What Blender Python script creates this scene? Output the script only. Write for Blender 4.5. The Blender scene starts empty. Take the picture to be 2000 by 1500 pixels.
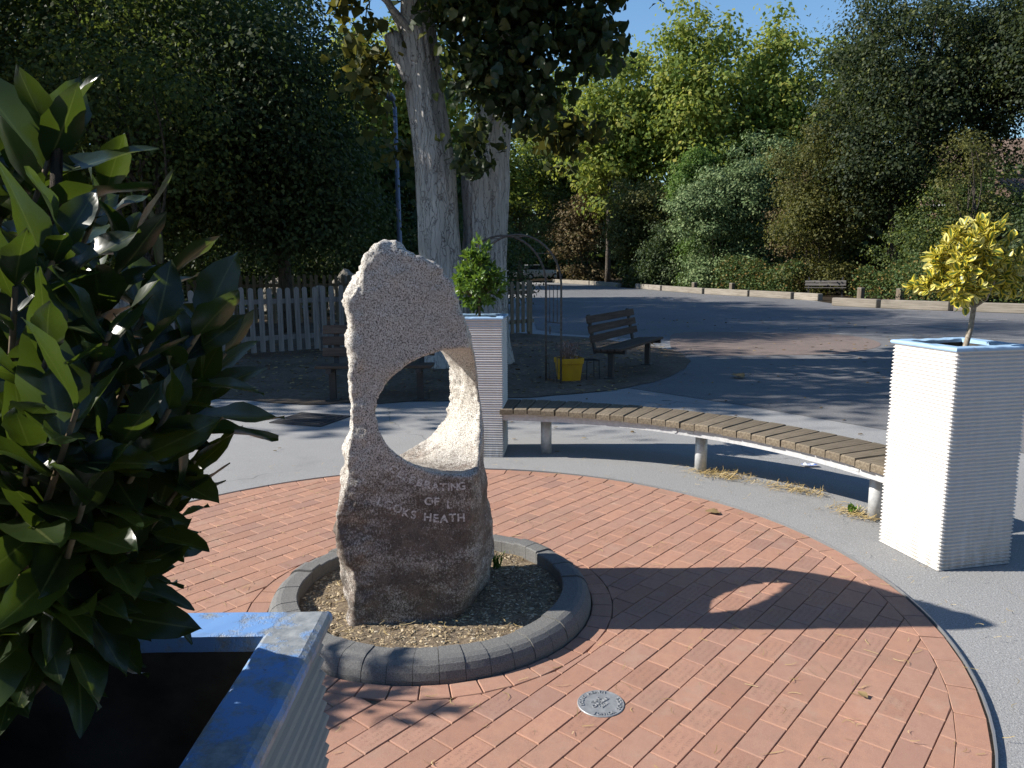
import bpy, bmesh, math, random
import numpy as np
from mathutils import Vector, Matrix, noise as mnoise
from mathutils.bvhtree import BVHTree

random.seed(7); RNG = np.random.default_rng(7)
scene = bpy.context.scene
COL = scene.collection
PI = math.pi

# ------------------------------------------------------------------ camera
cam_data = bpy.data.cameras.new('camera')
cam = bpy.data.objects.new('camera', cam_data); COL.objects.link(cam)
CAM_H, PITCH, ROLL = 1.6075, 0.158508, 0.0069126
cam_data.sensor_width = 36.0
cam_data.lens = 36.0 * 1470.0 / 2000.0
cam_data.clip_start = 0.02; cam_data.clip_end = 2000.0
_F = Vector((0, math.cos(PITCH), -math.sin(PITCH)))
_D = Vector((0, -math.sin(PITCH), -math.cos(PITCH)))
_X = Vector((1, 0, 0))
_right = _X * math.cos(ROLL) + _D * math.sin(ROLL)
_up = _X * math.sin(ROLL) - _D * math.cos(ROLL)
_m = Matrix((_right, _up, -_F)).transposed().to_4x4()
_m.translation = Vector((0, 0, CAM_H))
cam.matrix_world = _m
scene.camera = cam

# ------------------------------------------------------------------ sky, sun, exposure
SUN_ELEV = math.radians(33.2)
TO_SUN = Vector((-math.cos(SUN_ELEV), 0.012, math.sin(SUN_ELEV))).normalized()
world = bpy.data.worlds.new('World'); scene.world = world; world.use_nodes = True
wn = world.node_tree.nodes; wl = world.node_tree.links
for n in list(wn): wn.remove(n)
w_out = wn.new('ShaderNodeOutputWorld'); w_bg = wn.new('ShaderNodeBackground'); w_sky = wn.new('ShaderNodeTexSky')
w_sky.sky_type = 'NISHITA'; w_sky.sun_disc = False
w_sky.sun_elevation = SUN_ELEV; w_sky.sun_rotation = math.radians(-90)
w_sky.altitude = 0; w_sky.air_density = 1.4; w_sky.dust_density = 0.0; w_sky.ozone_density = 7.5
w_bg.inputs['Strength'].default_value = 0.095
wl.new(w_sky.outputs[0], w_bg.inputs['Color']); wl.new(w_bg.outputs[0], w_out.inputs['Surface'])
sun_data = bpy.data.lights.new('sun', 'SUN'); sun_data.energy = 5.0; sun_data.angle = math.radians(0.5)
sun_data.color = (1.0, 0.94, 0.85)
sun = bpy.data.objects.new('sun', sun_data); COL.objects.link(sun)
sun.rotation_euler = (-TO_SUN).to_track_quat('-Z', 'Y').to_euler()
sun.location = TO_SUN * 60
scene.view_settings.view_transform = 'Standard'; scene.view_settings.look = 'None'
scene.view_settings.gamma = 1.0; scene.view_settings.use_curve_mapping = False
scene.view_settings.exposure = 0.8
scene.render.engine = 'CYCLES'
scene.cycles.max_bounces = 8; scene.cycles.transparent_max_bounces = 8
scene.cycles.diffuse_bounces = 3; scene.cycles.glossy_bounces = 2; scene.cycles.transmission_bounces = 4
scene.cycles.use_denoising = True

# ------------------------------------------------------------------ helpers: objects
def link(o, parent=None):
    COL.objects.link(o)
    if parent is not None: o.parent = parent
    return o
def tag(o, label=None, cat=None, group=None, kind=None):
    if label: o['label'] = label
    if cat: o['category'] = cat
    if group: o['group'] = group
    if kind: o['kind'] = kind
    return o
def empty(name, loc=(0, 0, 0), rz=0.0, label=None, cat=None, group=None):
    o = bpy.data.objects.new(name, None); link(o)
    o.location = loc; o.rotation_euler = (0, 0, rz); o.empty_display_size = 0.1
    return tag(o, label, cat, group)
def mesh_obj(name, me, mat=None, parent=None, loc=None):
    o = bpy.data.objects.new(name, me); link(o, parent)
    if mat is not None and not me.materials: me.materials.append(mat)
    if loc is not None: o.location = loc
    return o
def arrays_mesh(name, V, Fc, uv=None, smooth=False):
    """V (n,3), Fc (m,k) uniform polygons, uv (n,2) per vertex."""
    V = np.asarray(V, dtype=np.float32); Fc = np.asarray(Fc, dtype=np.int32)
    me = bpy.data.meshes.new(name)
    m, k = Fc.shape
    me.vertices.add(len(V)); me.vertices.foreach_set('co', V.ravel())
    me.loops.add(m * k); me.loops.foreach_set('vertex_index', Fc.ravel())
    me.polygons.add(m)
    me.polygons.foreach_set('loop_start', np.arange(m, dtype=np.int32) * k)
    if uv is not None:
        l = me.uv_layers.new(name='UVMap')
        l.data.foreach_set('uv', np.asarray(uv, dtype=np.float32)[Fc.ravel()].ravel())
    me.update(calc_edges=True)
    if smooth: me.polygons.foreach_set('use_smooth', np.ones(m, dtype=bool))
    return me

class MB:
    """collects shapes and links them as one mesh object"""
    def __init__(s): s.v = []; s.f = []
    def add(s, vs, fs):
        b = len(s.v); s.v += [tuple(p) for p in vs]; s.f += [tuple(b + i for i in q) for q in fs]; return s
    def box(s, c, d, rz=0.0, bev=0.0, M=None):
        x, y, z = d[0] / 2, d[1] / 2, d[2] / 2
        if bev <= 0:
            vs = [(-x, -y, -z), (x, -y, -z), (x, y, -z), (-x, y, -z), (-x, -y, z), (x, -y, z), (x, y, z), (-x, y, z)]
            fs = [(3, 2, 1, 0), (4, 5, 6, 7), (0, 1, 5, 4), (1, 2, 6, 5), (2, 3, 7, 6), (3, 0, 4, 7)]
        else:
            b = bev; vs = []
            for (zz, i) in ((-z, b), (-z + b, 0), (z - b, 0), (z, b)):
                for (sx, sy) in ((-1, -1), (1, -1), (1, 1), (-1, 1)):
                    # two verts per corner
                    a = (sx * (x - i), sy * (y - i - b)); c2 = (sx * (x - i - b), sy * (y - i))
                    pr = (a, c2) if (sx * sy > 0) else (c2, a)
                    for p in pr: vs.append((p[0], p[1], zz))
            fs = [tuple(range(7, -1, -1)), tuple(range(24, 32))]
            for k in range(3):
                for i in range(8):
                    j = (i + 1) % 8
                    fs.append((k * 8 + i, k * 8 + j, k * 8 + 8 + j, k * 8 + 8 + i))
        ca, sa = math.cos(rz), math.sin(rz)
        if M is not None: vs = [tuple(M @ Vector(p)) for p in vs]
        else: vs = [(c[0] + ca * p[0] - sa * p[1], c[1] + sa * p[0] + ca * p[1], c[2] + p[2]) for p in vs]
        return s.add(vs, fs)
    def tube(s, pts, rad, n=8, cap=True):
        pts = [Vector(p) for p in pts]
        if not hasattr(rad, '__len__'): rad = [rad] * len(pts)
        vs = []; fs = []; prev = None
        for i, p in enumerate(pts):
            t = (pts[min(i + 1, len(pts) - 1)] - pts[max(i - 1, 0)]).normalized()
            if prev is None:
                a = Vector((0, 0, 1)) if abs(t.z) < .9 else Vector((1, 0, 0))
                u = t.cross(a).normalized()
            else: u = (prev - t * prev.dot(t)).normalized()
            prev = u; w = t.cross(u)
            for k in range(n):
                q = 2 * PI * k / n
                vs.append(p + (u * math.cos(q) + w * math.sin(q)) * rad[i])
        for i in range(len(pts) - 1):
            for k in range(n):
                k2 = (k + 1) % n
                fs.append((i * n + k, i * n + k2, (i + 1) * n + k2, (i + 1) * n + k))
        if cap:
            fs.append(tuple(range(n - 1, -1, -1))); b = (len(pts) - 1) * n; fs.append(tuple(b + k for k in range(n)))
        return s.add(vs, fs)
    def loft(s, rings, cap=True):
        n = len(rings[0]); vs = [p for r in rings for p in r]; fs = []
        for i in range(len(rings) - 1):
            for k in range(n):
                k2 = (k + 1) % n
                fs.append((i * n + k, i * n + k2, (i + 1) * n + k2, (i + 1) * n + k))
        if cap:
            fs.append(tuple(range(n - 1, -1, -1))); b = (len(rings) - 1) * n; fs.append(tuple(b + k for k in range(n)))
        return s.add(vs, fs)
    def mesh(s, name, smooth=False):
        me = bpy.data.meshes.new(name); me.from_pydata(s.v, [], s.f); me.update()
        if smooth: me.polygons.foreach_set('use_smooth', np.ones(len(me.polygons), dtype=bool))
        return me
    def build(s, name, mat, parent=None, smooth=False, loc=None):
        return mesh_obj(name, s.mesh(name, smooth), mat, parent, loc)

def poly_sheet(name, pts, z, mat, parent=None):
    me = bpy.data.meshes.new(name); me.from_pydata([(x, y, z) for x, y in pts], [], [tuple(range(len(pts)))]); me.update()
    return mesh_obj(name, me, mat, parent)

def smooth_closed(pts, n=8):
    """Catmull-Rom through closed points"""
    out = []; m = len(pts)
    for i in range(m):
        p0, p1, p2, p3 = [np.array(pts[(i + k - 1) % m], float) for k in range(4)]
        for j in range(n):
            t = j / n
            out.append(tuple(.5 * ((2 * p1) + (-p0 + p2) * t + (2 * p0 - 5 * p1 + 4 * p2 - p3) * t * t + (-p0 + 3 * p1 - 3 * p2 + p3) * t ** 3)))
    return out

# ------------------------------------------------------------------ helpers: materials
class Mat:
    def __init__(s, name, rough=.8, spec=.3, metal=0.0):
        s.m = bpy.data.materials.new(name); s.m.use_nodes = True
        s.nt = s.m.node_tree; s.n = s.nt.nodes; s.l = s.nt.links
        for x in list(s.n): s.n.remove(x)
        s.out = s.n.new('ShaderNodeOutputMaterial'); s.b = s.n.new('ShaderNodeBsdfPrincipled')
        s.l.new(s.b.outputs[0], s.out.inputs[0])
        s.b.inputs['Roughness'].default_value = rough; s.b.inputs['Metallic'].default_value = metal
        s.b.inputs['Specular IOR Level'].default_value = spec
        s.tc = s.n.new('ShaderNodeTexCoord')
    def map(s, scale=(1, 1, 1), src='Object', rot=(0, 0, 0)):
        mp = s.n.new('ShaderNodeMapping'); mp.inputs['Scale'].default_value = scale; mp.inputs['Rotation'].default_value = rot
        s.l.new(s.tc.outputs[src], mp.inputs[0]); return mp.outputs[0]
    def noise(s, scale, detail=3, rough=.6, vec=None, dist=0.0, out='Fac'):
        t = s.n.new('ShaderNodeTexNoise'); t.inputs['Scale'].default_value = scale; t.inputs['Detail'].default_value = detail
        t.inputs['Roughness'].default_value = rough; t.inputs['Distortion'].default_value = dist
        s.l.new(vec if vec is not None else s.tc.outputs['Object'], t.inputs['Vector']); return t.outputs[out]
    def voro(s, scale, vec=None, feature='F1', out='Distance', rnd=1.0):
        t = s.n.new('ShaderNodeTexVoronoi'); t.inputs['Scale'].default_value = scale; t.feature = feature
        t.inputs['Randomness'].default_value = rnd
        s.l.new(vec if vec is not None else s.tc.outputs['Object'], t.inputs['Vector']); return t.outputs[out]
    def ramp(s, fac, stops, interp='LINEAR'):
        r = s.n.new('ShaderNodeValToRGB'); cr = r.color_ramp; cr.interpolation = interp
        while len(cr.elements) < len(stops): cr.elements.new(.5)
        for e, (p, c) in zip(cr.elements, stops):
            e.position = p
            c = c if hasattr(c, '__len__') else (c, c, c)
            e.color = (*c[:3], 1)
        s.l.new(fac, r.inputs[0]); return r.outputs[0]
    def mix(s, fac, a, b, blend='MIX'):
        x = s.n.new('ShaderNodeMix'); x.data_type = 'RGBA'; x.blend_type = blend
        for i_, val in ((0, fac), (6, a), (7, b)):
            sock = x.inputs[i_]
            if isinstance(val, (int, float)): sock.default_value = val if i_ == 0 else (val, val, val, 1)
            elif isinstance(val, tuple): sock.default_value = (*val[:3], 1)
            else: s.l.new(val, sock)
        return x.outputs[2]
    def math(s, op, a, b=0.0, c=0.0):
        x = s.n.new('ShaderNodeMath'); x.operation = op
        for sock, val in zip(x.inputs, (a, b, c)):
            if isinstance(val, (int, float)): sock.default_value = val
            else: s.l.new(val, sock)
        return x.outputs[0]
    def sep(s, vec):
        x = s.n.new('ShaderNodeSeparateXYZ'); s.l.new(vec, x.inputs[0]); return x.outputs
    def objrand(s):
        return s.n.new('ShaderNodeObjectInfo').outputs['Random']
    def island(s):
        return s.n.new('ShaderNodeNewGeometry').outputs['Random Per Island']
    def color(s, c):
        if isinstance(c, tuple): s.b.inputs['Base Color'].default_value = (*c[:3], 1)
        else: s.l.new(c, s.b.inputs['Base Color'])
        return s
    def rough(s, r):
        s.l.new(r, s.b.inputs['Roughness']); return s
    def bump(s, h, strength=.4, dist=.01):
        x = s.n.new('ShaderNodeBump'); x.inputs['Strength'].default_value = strength; x.inputs['Distance'].default_value = dist
        s.l.new(h, x.inputs['Height']); s.l.new(x.outputs[0], s.b.inputs['Normal']); return s
    def translucent(s, col, fac):
        t = s.n.new('ShaderNodeBsdfTranslucent'); mx = s.n.new('ShaderNodeMixShader')
        if isinstance(col, tuple): t.inputs[0].default_value = (*col, 1)
        else: s.l.new(col, t.inputs[0])
        mx.inputs[0].default_value = fac
        s.l.new(s.b.outputs[0], mx.inputs[1]); s.l.new(t.outputs[0], mx.inputs[2]); s.l.new(mx.outputs[0], s.out.inputs[0])
        return s

M = {}
# asphalt
def asphalt(name, lo, hi, tint=(1, 1, 1)):
    a = Mat(name, .9, .25)
    big = a.noise(.35, 5, .6); fine = a.noise(170, 3, .8); mid = a.noise(6, 4, .65)
    c = a.ramp(fine, [(.28, tuple(lo * .45 * t for t in tint)), (.5, tuple((lo + hi) / 2 * t for t in tint)), (.74, tuple(hi * 1.35 * t for t in tint))])
    c = a.mix(a.ramp(big, [(.3, .5), (.6, 0.0)]), c, tuple(lo * .85 * t for t in tint))
    c = a.mix(a.ramp(mid, [(.55, 0.0), (.8, .35)]), c, tuple(hi * t for t in tint))
    sp = a.noise(75, 2, .9); c = a.mix(a.ramp(sp, [(.60, 0.0), (.70, .6)]), c, tuple(hi * 1.7 * t for t in tint)); c = a.mix(a.ramp(sp, [(.30, .55), (.40, 0.0)]), c, tuple(lo * .35 * t for t in tint))
    w = a.noise(1.6, 3, .5, out='Color'); av = a.n.new('ShaderNodeVectorMath'); av.operation = 'ADD'; a.l.new(a.tc.outputs['Object'], av.inputs[0]); a.l.new(w, av.inputs[1])
    ck = a.voro(.42, vec=av.outputs[0], feature='DISTANCE_TO_EDGE'); ckm = a.math('MULTIPLY', a.ramp(ck, [(.0, 1.0), (.006, 0.0)]), a.ramp(a.noise(.5, 2), [(.5, 0.0), (.56, .75)]))
    c = a.mix(ckm, c, tuple(lo * .25 * t for t in tint))
    c = a.mix(a.ramp(a.noise(1.1, 6, .75), [(.56, 0.0), (.72, .4)]), c, tuple(lo * .5 * t for t in tint))
    a.color(c); a.bump(a.noise(90, 2, .8), .6, .006); return a.m
M['asphalt'] = asphalt('asphalt_old', .235, .33, (1.0, 1.0, 1.0))
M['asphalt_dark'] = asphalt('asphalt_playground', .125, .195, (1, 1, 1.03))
M['asphalt_red'] = asphalt('asphalt_red', .13, .20, (1.14, .90, .80))
# soil under the trees
a = Mat('dry_soil', .95, .15)
c = a.ramp(a.noise(14, 8, .75), [(.3, (.075, .06, .046)), (.55, (.17, .135, .105)), (.75, (.29, .24, .19))])
c = a.mix(a.ramp(a.noise(1.3, 4), [(.4, 0.0), (.65, .6)]), c, (.07, .055, .042)); a.color(c); a.bump(a.noise(40, 5, .7), .7, .02); M['soil'] = a.m
a = Mat('bed_soil', .95, .15)
c = a.ramp(a.noise(55, 6, .75), [(.3, (.07, .052, .036)), (.5, (.18, .14, .098)), (.72, (.34, .275, .19))]); a.color(c); a.bump(a.noise(60, 5, .8), .8, .01); M['bed_soil'] = a.m
a = Mat('dark_leafy_earth', .95, .1)
a.color(a.ramp(a.noise(6, 8, .75), [(.3, (.018, .014, .010)), (.6, (.045, .034, .022)), (.8, (.085, .062, .035))])); a.bump(a.noise(10, 6), .7, .05); M['bed_dark'] = a.m
# jointing sand between pavers
a = Mat('jointing_sand', .95, .1)
c = a.ramp(a.noise(90, 5, .8), [(.3, (.05, .038, .028)), (.55, (.13, .10, .072)), (.8, (.30, .24, .18))]); a.color(c); a.bump(a.noise(150, 3), .6, .004); M['sand'] = a.m
# clay paver
def paver(name, engraved):
    a = Mat(name, .85, .25)
    r = a.objrand()
    c = a.ramp(r, [(0, (.34, .185, .128)), (.35, (.40, .225, .155)), (.6, (.36, .21, .155)), (.85, (.43, .235, .16)), (1, (.30, .18, .14))])
    c = a.mix(a.ramp(a.noise(35, 4, .7), [(.4, 0.0), (.75, .5)]), c, (.28, .145, .112))
    gp = a.n.new('ShaderNodeNewGeometry').outputs['Position']
    c = a.mix(a.ramp(a.noise(1.7, 6, .75, vec=gp), [(.5, 0.0), (.72, .45)]), c, (.22, .15, .115)); c = a.mix(a.ramp(a.noise(5, 5, .7, vec=gp), [(.56, 0.0), (.74, .4)]), c, (.40, .30, .235))
    sp = a.noise(420, 2, .6, vec=gp)
    c = a.mix(a.ramp(sp, [(.62, 0.0), (.72, .55)]), c, (.6, .42, .34))
    c = a.mix(a.ramp(sp, [(.28, .7), (.36, 0.0)]), c, (.17, .085, .065))
    h = a.noise(260, 3, .7)
    if engraved:
        xyz = a.sep(a.tc.outputs['Object'])
        lx = a.math('LESS_THAN', a.math('ABSOLUTE', xyz[0]), .068)
        rows = a.math('GREATER_THAN', a.math('SINE', a.math('MULTIPLY_ADD', xyz[1], 2 * PI / .026, 1.57)), .1)
        ly = a.math('LESS_THAN', a.math('ABSOLUTE', xyz[1]), .033)
        nv = a.map((150, 75, 1)); ns = a.noise(1.0, 1, .5, vec=nv)
        # shift pattern per brick
        on = a.n.new('ShaderNodeObjectInfo'); add = a.n.new('ShaderNodeVectorMath'); add.operation = 'ADD'
        a.l.new(nv, add.inputs[0]); a.l.new(on.outputs['Location'], add.inputs[1])
        ns = a.noise(1.0, 1, .5, vec=add.outputs[0])
        ink = a.math('GREATER_THAN', ns, .52)
        msk = a.math('MULTIPLY', a.math('MULTIPLY', lx, ly), a.math('MULTIPLY', rows, ink))
        c = a.mix(a.math('MULTIPLY', msk, .38), c, (.20, .115, .085))
        h = a.math('SUBTRACT', h, a.math('MULTIPLY', msk, .8))
    a.color(c); a.bump(h, .45, .003); return a.m
M['paver'] = paver('clay_paver', False); M['paver_engraved'] = paver('clay_paver_engraved', True)
# grey concrete kerb blocks
a = Mat('kerb_concrete', .85, .3)
c = a.ramp(a.noise(220, 3, .75), [(.3, (.075, .075, .076)), (.5, (.155, .153, .148)), (.75, (.25, .245, .235))])
c = a.mix(a.ramp(a.noise(9, 4), [(.4, 0.0), (.7, .45)]), c, (.13, .13, .125)); a.color(c); a.bump(a.noise(160, 3, .7), .6, .004); M['kerb_concrete'] = a.m
# granite
a = Mat('granite', .75, .35)
v = a.map((1, 1, .8))
n1 = a.noise(200, 2, .65, vec=v); n2 = a.noise(120, 3, .7, vec=a.map((1, 1, .7), rot=(.3, .5, .2)))
c = a.ramp(n1, [(.35, (.05, .045, .04)), (.42, (.25, .23, .205)), (.49, (.44, .415, .375)), (.58, (.60, .57, .52)), (.70, (.76, .735, .69))])
c = a.mix(a.ramp(n2, [(.55, 0.0), (.63, .5)]), c, (.42, .36, .285))
c = a.mix(a.ramp(a.noise(5, 5, .65), [(.45, 0.0), (.7, .35)]), c, (.40, .335, .255))
xyz = a.sep(a.tc.outputs['Object'])
st = a.noise(4.2, 9, .8, vec=a.map((1, 1, 2.0)))
band = a.ramp(xyz[2], [(.0, .48), (.18, .54), (.34, .52), (.48, .64), (.60, .50), (.72, .30), (.95, .0)])
stm = a.math('MULTIPLY', a.math('GREATER_THAN', a.math('ADD', st, a.math('MULTIPLY', n2, .35)), .50), 1.0)
stm = a.ramp(a.math('MULTIPLY', a.math('ADD', a.math('ADD', st, a.math('MULTIPLY', n2, .55)), a.math('MULTIPLY', band, .55)), .6), [(.55, 0.0), (.66, 1.0)])
stm = a.math('MULTIPLY', stm, a.math('MULTIPLY', a.ramp(band, [(.05, 0.0), (.3, .88)]), 1.0))
a.color(a.mix(stm, c, a.mix(a.ramp(a.noise(18, 4), [(.4, 0.0), (.65, 1.0)]), (.06, .044, .035), (.14, .10, .078))))
a.bump(a.noise(160, 4, .8), .5, .004); M['granite'] = a.m
a = Mat('faded_white_lettering', .8, .2); n1 = a.noise(110, 3, .7)
a.color(a.ramp(n1, [(.36, (.13, .11, .10)), (.45, (.52, .50, .48)), (.62, (.76, .74, .72))])); M['lettering'] = a.m
# planters
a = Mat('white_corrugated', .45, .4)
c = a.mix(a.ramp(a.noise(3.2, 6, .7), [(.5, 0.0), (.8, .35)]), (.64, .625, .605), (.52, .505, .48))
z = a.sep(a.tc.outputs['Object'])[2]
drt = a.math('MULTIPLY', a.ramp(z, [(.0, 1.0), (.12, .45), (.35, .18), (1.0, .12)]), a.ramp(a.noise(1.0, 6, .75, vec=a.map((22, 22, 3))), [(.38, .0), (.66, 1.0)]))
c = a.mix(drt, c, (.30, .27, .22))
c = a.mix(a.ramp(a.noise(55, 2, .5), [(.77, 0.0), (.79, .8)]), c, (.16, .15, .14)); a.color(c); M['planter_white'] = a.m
a = Mat('planter_grey', .6, .3)
c = a.mix(a.ramp(a.noise(4, 6, .7), [(.4, 0.0), (.75, .6)]), (.36, .335, .305), (.25, .23, .205))
c = a.mix(a.ramp(a.noise(60, 2, .5), [(.76, 0.0), (.79, .8)]), c, (.12, .11, .10)); a.color(c); M['planter_grey'] = a.m
def blue_paint(name, lo, hi, base):
    a = Mat(name, .5, .4)
    w = a.ramp(a.noise(9, 7, .75, vec=a.map((1, 1, 1))), [(lo, 0.0), (hi, .92)])
    c = a.mix(a.ramp(a.noise(3, 4), [(.35, 0.0), (.7, 1.0)]), base[0], base[1])
    g = a.ramp(a.noise(60, 5, .7), [(.3, (.16, .165, .16)), (.6, (.30, .31, .30)), (.8, (.42, .42, .39))])
    c = a.mix(w, c, g)
    c = a.mix(a.ramp(a.noise(45, 3, .8), [(.70, 0.0), (.74, .8)]), c, (.06, .06, .065))
    a.color(c); a.bump(a.math('MULTIPLY', w, -1.0), .35, .003); return a.m
M['blue_paint'] = blue_paint('weathered_blue_paint', .46, .55, ((.12, .25, .52), (.19, .35, .62)))
M['blue_fresh'] = blue_paint('blue_paint', .60, .72, ((.27, .42, .62), (.36, .53, .72)))
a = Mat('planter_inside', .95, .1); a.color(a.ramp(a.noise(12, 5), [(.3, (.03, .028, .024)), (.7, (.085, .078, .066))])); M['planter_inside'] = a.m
# metals
a = Mat('galvanised_steel', .5, .5, .25); c = a.ramp(a.noise(30, 4, .7), [(.3, (.42, .43, .44)), (.7, (.62, .63, .64))]); a.color(c); M['galv'] = a.m
a = Mat('dark_steel', .6, .4, .3); a.color((.055, .052, .05)); M['dark_steel'] = a.m
a = Mat('blue_grey_post', .5, .4); a.color((.17, .21, .30)); M['post_blue'] = a.m
a = Mat('cast_plaque_metal', .5, .5, .25); c = a.ramp(a.noise(45, 5, .7), [(.3, (.20, .21, .22)), (.7, (.33, .34, .35))]); a.color(c); a.bump(a.noise(200, 2), .1, .001); M['plaque'] = a.m
a = Mat('edging_steel', .5, .4, .6); a.color((.32, .33, .34)); M['edging'] = a.m
a = Mat('iron_cover', .7, .4, .4); a.color(a.ramp(a.noise(60, 3), [(.3, (.035, .035, .038)), (.7, (.075, .075, .078))])); M['iron'] = a.m
# timber
def wood(name, lo, hi, sc=(2, 40, 40), bumpd=.004, rnd=.35):
    a = Mat(name, .85, .2)
    g = a.noise(1.0, 6, .7, vec=a.map(sc), dist=.4)
    c = a.ramp(g, [(.28, tuple(x * .5 for x in lo)), (.45, lo), (.7, hi)])
    c = a.mix(a.math('MULTIPLY', a.objrand(), rnd), c, tuple(x * .55 for x in lo))
    a.color(c); a.bump(g, .5, bumpd); return a.m
M['slat'] = wood('weathered_seat_timber', (.145, .118, .085), (.29, .24, .175), (3, 55, 55), .006)
M['bench_dark'] = wood('dark_bench_timber', (.085, .062, .048), (.15, .115, .09), (2, 40, 40))
M['bench_grey'] = wood('grey_bench_timber', (.13, .12, .115), (.25, .235, .22), (2, 40, 40))
M['picket'] = wood('silvered_picket', (.31, .295, .28), (.47, .45, .425), (40, 40, 2.2))
M['picket_old'] = wood('old_brown_picket', (.19, .16, .12), (.32, .275, .205), (40, 40, 2))
M['sleeper'] = wood('pale_timber_sleeper', (.22, .195, .16), (.36, .325, .275), (1.4, 25, 25))
M['stump'] = wood('bollard_timber', (.15, .12, .09), (.28, .24, .19), (30, 30, 3))
# bark
def bark(name, dark, mid, pale, s=1.0, z=.09):
    a = Mat(name, .9, .15)
    v = a.map((s, s, s * z))
    wob = a.noise(3.5, 4, .6, out='Color'); av = a.n.new('ShaderNodeVectorMath'); av.operation = 'MULTIPLY_ADD'; a.l.new(wob, av.inputs[0]); av.inputs[1].default_value = (.16, .16, .10); a.l.new(v, av.inputs[2])
    f = a.voro(15, vec=av.outputs[0], feature='DISTANCE_TO_EDGE'); n = a.noise(26, 7, .8, vec=a.map((s, s, s * .4)), dist=.8)
    f2 = a.noise(8, 5, .7, vec=v, dist=.4)
    hh = a.math('ADD', a.math('MULTIPLY', a.ramp(f, [(.0, 0.0), (.07, 1.0)]), .35), a.math('ADD', a.math('MULTIPLY', a.ramp(f2, [(.35, 0.0), (.55, 1.0)]), .22), n))
    hh = a.math('MULTIPLY', hh, .8)
    c = a.ramp(hh, [(.36, dark), (.56, mid), (.82, pale)])
    c = a.mix(a.ramp(a.noise(1.1, 5), [(.45, 0.0), (.7, .5)]), c, tuple(x * .6 for x in mid))
    c = a.mix(a.math('MULTIPLY', a.ramp(f, [(.0, 1.0), (.045, 0.0)]), a.ramp(a.noise(2.5, 4), [(.38, .2), (.6, .85)])), c, dark)
    a.color(c); a.bump(hh, 1.0, .05); return a.m
M['bark_pale'] = bark('pale_furrowed_bark', (.13, .115, .105), (.50, .47, .44), (.68, .65, .61))
M['bark_dark'] = bark('dark_bark', (.02, .017, .014), (.075, .062, .05), (.13, .11, .09), 1.6)
M['twig'] = (lambda a: a.color(a.ramp(a.noise(60, 4), [(.3, (.10, .07, .04)), (.7, (.22, .165, .10))])).m)(Mat('twig_bark', .8, .2))
M['stem_pale'] = (lambda a: a.color(a.ramp(a.noise(80, 4), [(.3, (.16, .13, .10)), (.7, (.42, .37, .30))])).m)(Mat('pale_stem', .8, .2))
# foliage
def foliage(name, stops, trans, tf=.35, rough=.6, spec=.2, var=None):
    a = Mat(name, rough, spec)
    r = a.island()
    c = a.ramp(r, stops)
    if var is not None:
        c = a.mix(a.ramp(a.noise(var[0], 3, .6), [(.42, 0.0), (.62, 1.0)]), c, var[1])
    a.color(c); a.translucent(a.mix(.5, c, trans), tf); return a.m
M['f_dark'] = foliage('dark_foliage', [(0, (.036, .056, .022)), (.6, (.066, .098, .032)), (.86, (.11, .145, .04)), (1, (.26, .26, .05))], (.22, .30, .04), .34)
M['f_dark2'] = foliage('evergreen_foliage', [(0, (.03, .048, .022)), (.6, (.056, .082, .034)), (1, (.10, .13, .045))], (.15, .22, .03), .28)
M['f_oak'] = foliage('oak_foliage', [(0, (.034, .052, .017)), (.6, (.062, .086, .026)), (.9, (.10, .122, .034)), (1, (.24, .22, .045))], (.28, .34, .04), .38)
M['f_oak_shaded'] = foliage('shaded_oak_foliage', [(0, (.016, .026, .012)), (.6, (.03, .044, .018)), (.93, (.05, .066, .024)), (1, (.14, .15, .035))], (.13, .17, .03), .28)  # darker copy of the oak leaves; backlit shade is put into the colour
M['f_yellow'] = foliage('turning_foliage', [(0, (.12, .165, .035)), (.45, (.20, .245, .05)), (.8, (.31, .32, .07)), (1, (.46, .40, .09))], (.46, .50, .06), .45, var=(.35, (.11, .17, .035)))
M['f_silver'] = foliage('silvery_foliage', [(0, (.075, .12, .045)), (.6, (.135, .195, .078)), (1, (.26, .31, .14))], (.18, .25, .10), .25)
M['f_bright'] = foliage('bright_conifer_foliage', [(0, (.045, .085, .018)), (.6, (.085, .145, .03)), (1, (.14, .20, .04))], (.14, .30, .03), .3)
M['f_olive'] = foliage('olive_foliage', [(0, (.042, .05, .016)), (.6, (.085, .09, .024)), (1, (.145, .135, .038))], (.22, .22, .03), .32)
M['f_brown'] = foliage('browning_foliage', [(0, (.07, .055, .028)), (.5, (.12, .09, .045)), (.8, (.17, .12, .055)), (1, (.10, .11, .03))], (.2, .14, .05), .25)
M['f_ivy'] = foliage('ivy_foliage', [(0, (.03, .06, .02)), (.5, (.06, .10, .032)), (.78, (.11, .15, .04)), (.9, (.2, .17, .05)), (1, (.26, .14, .05))], (.15, .2, .04), .25)
M['f_grass'] = foliage('grass_blade', [(0, (.05, .13, .015)), (1, (.12, .22, .03))], (.15, .3, .03), .3)
a = Mat('poplar_leaf', .42, .4); c = a.ramp(a.objrand(), [(0, (.022, .038, .016)), (.6, (.036, .056, .022)), (.88, (.06, .078, .024)), (1, (.14, .13, .03))])
a.color(c); a.translucent(a.mix(.5, c, (.16, .2, .03)), .28); M['poplar'] = a.m
M['poplar_mass'] = foliage('poplar_leaf_mass', [(0, (.022, .038, .016)), (.6, (.036, .056, .022)), (.88, (.06, .078, .024)), (1, (.15, .14, .03))], (.16, .2, .03), .28)
M['poplar_turning'] = foliage('poplar_turning_leaves', [(0, (.035, .055, .02)), (.55, (.06, .08, .025)), (.88, (.11, .115, .03)), (1, (.24, .19, .04))], (.25, .22, .03), .35)
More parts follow.
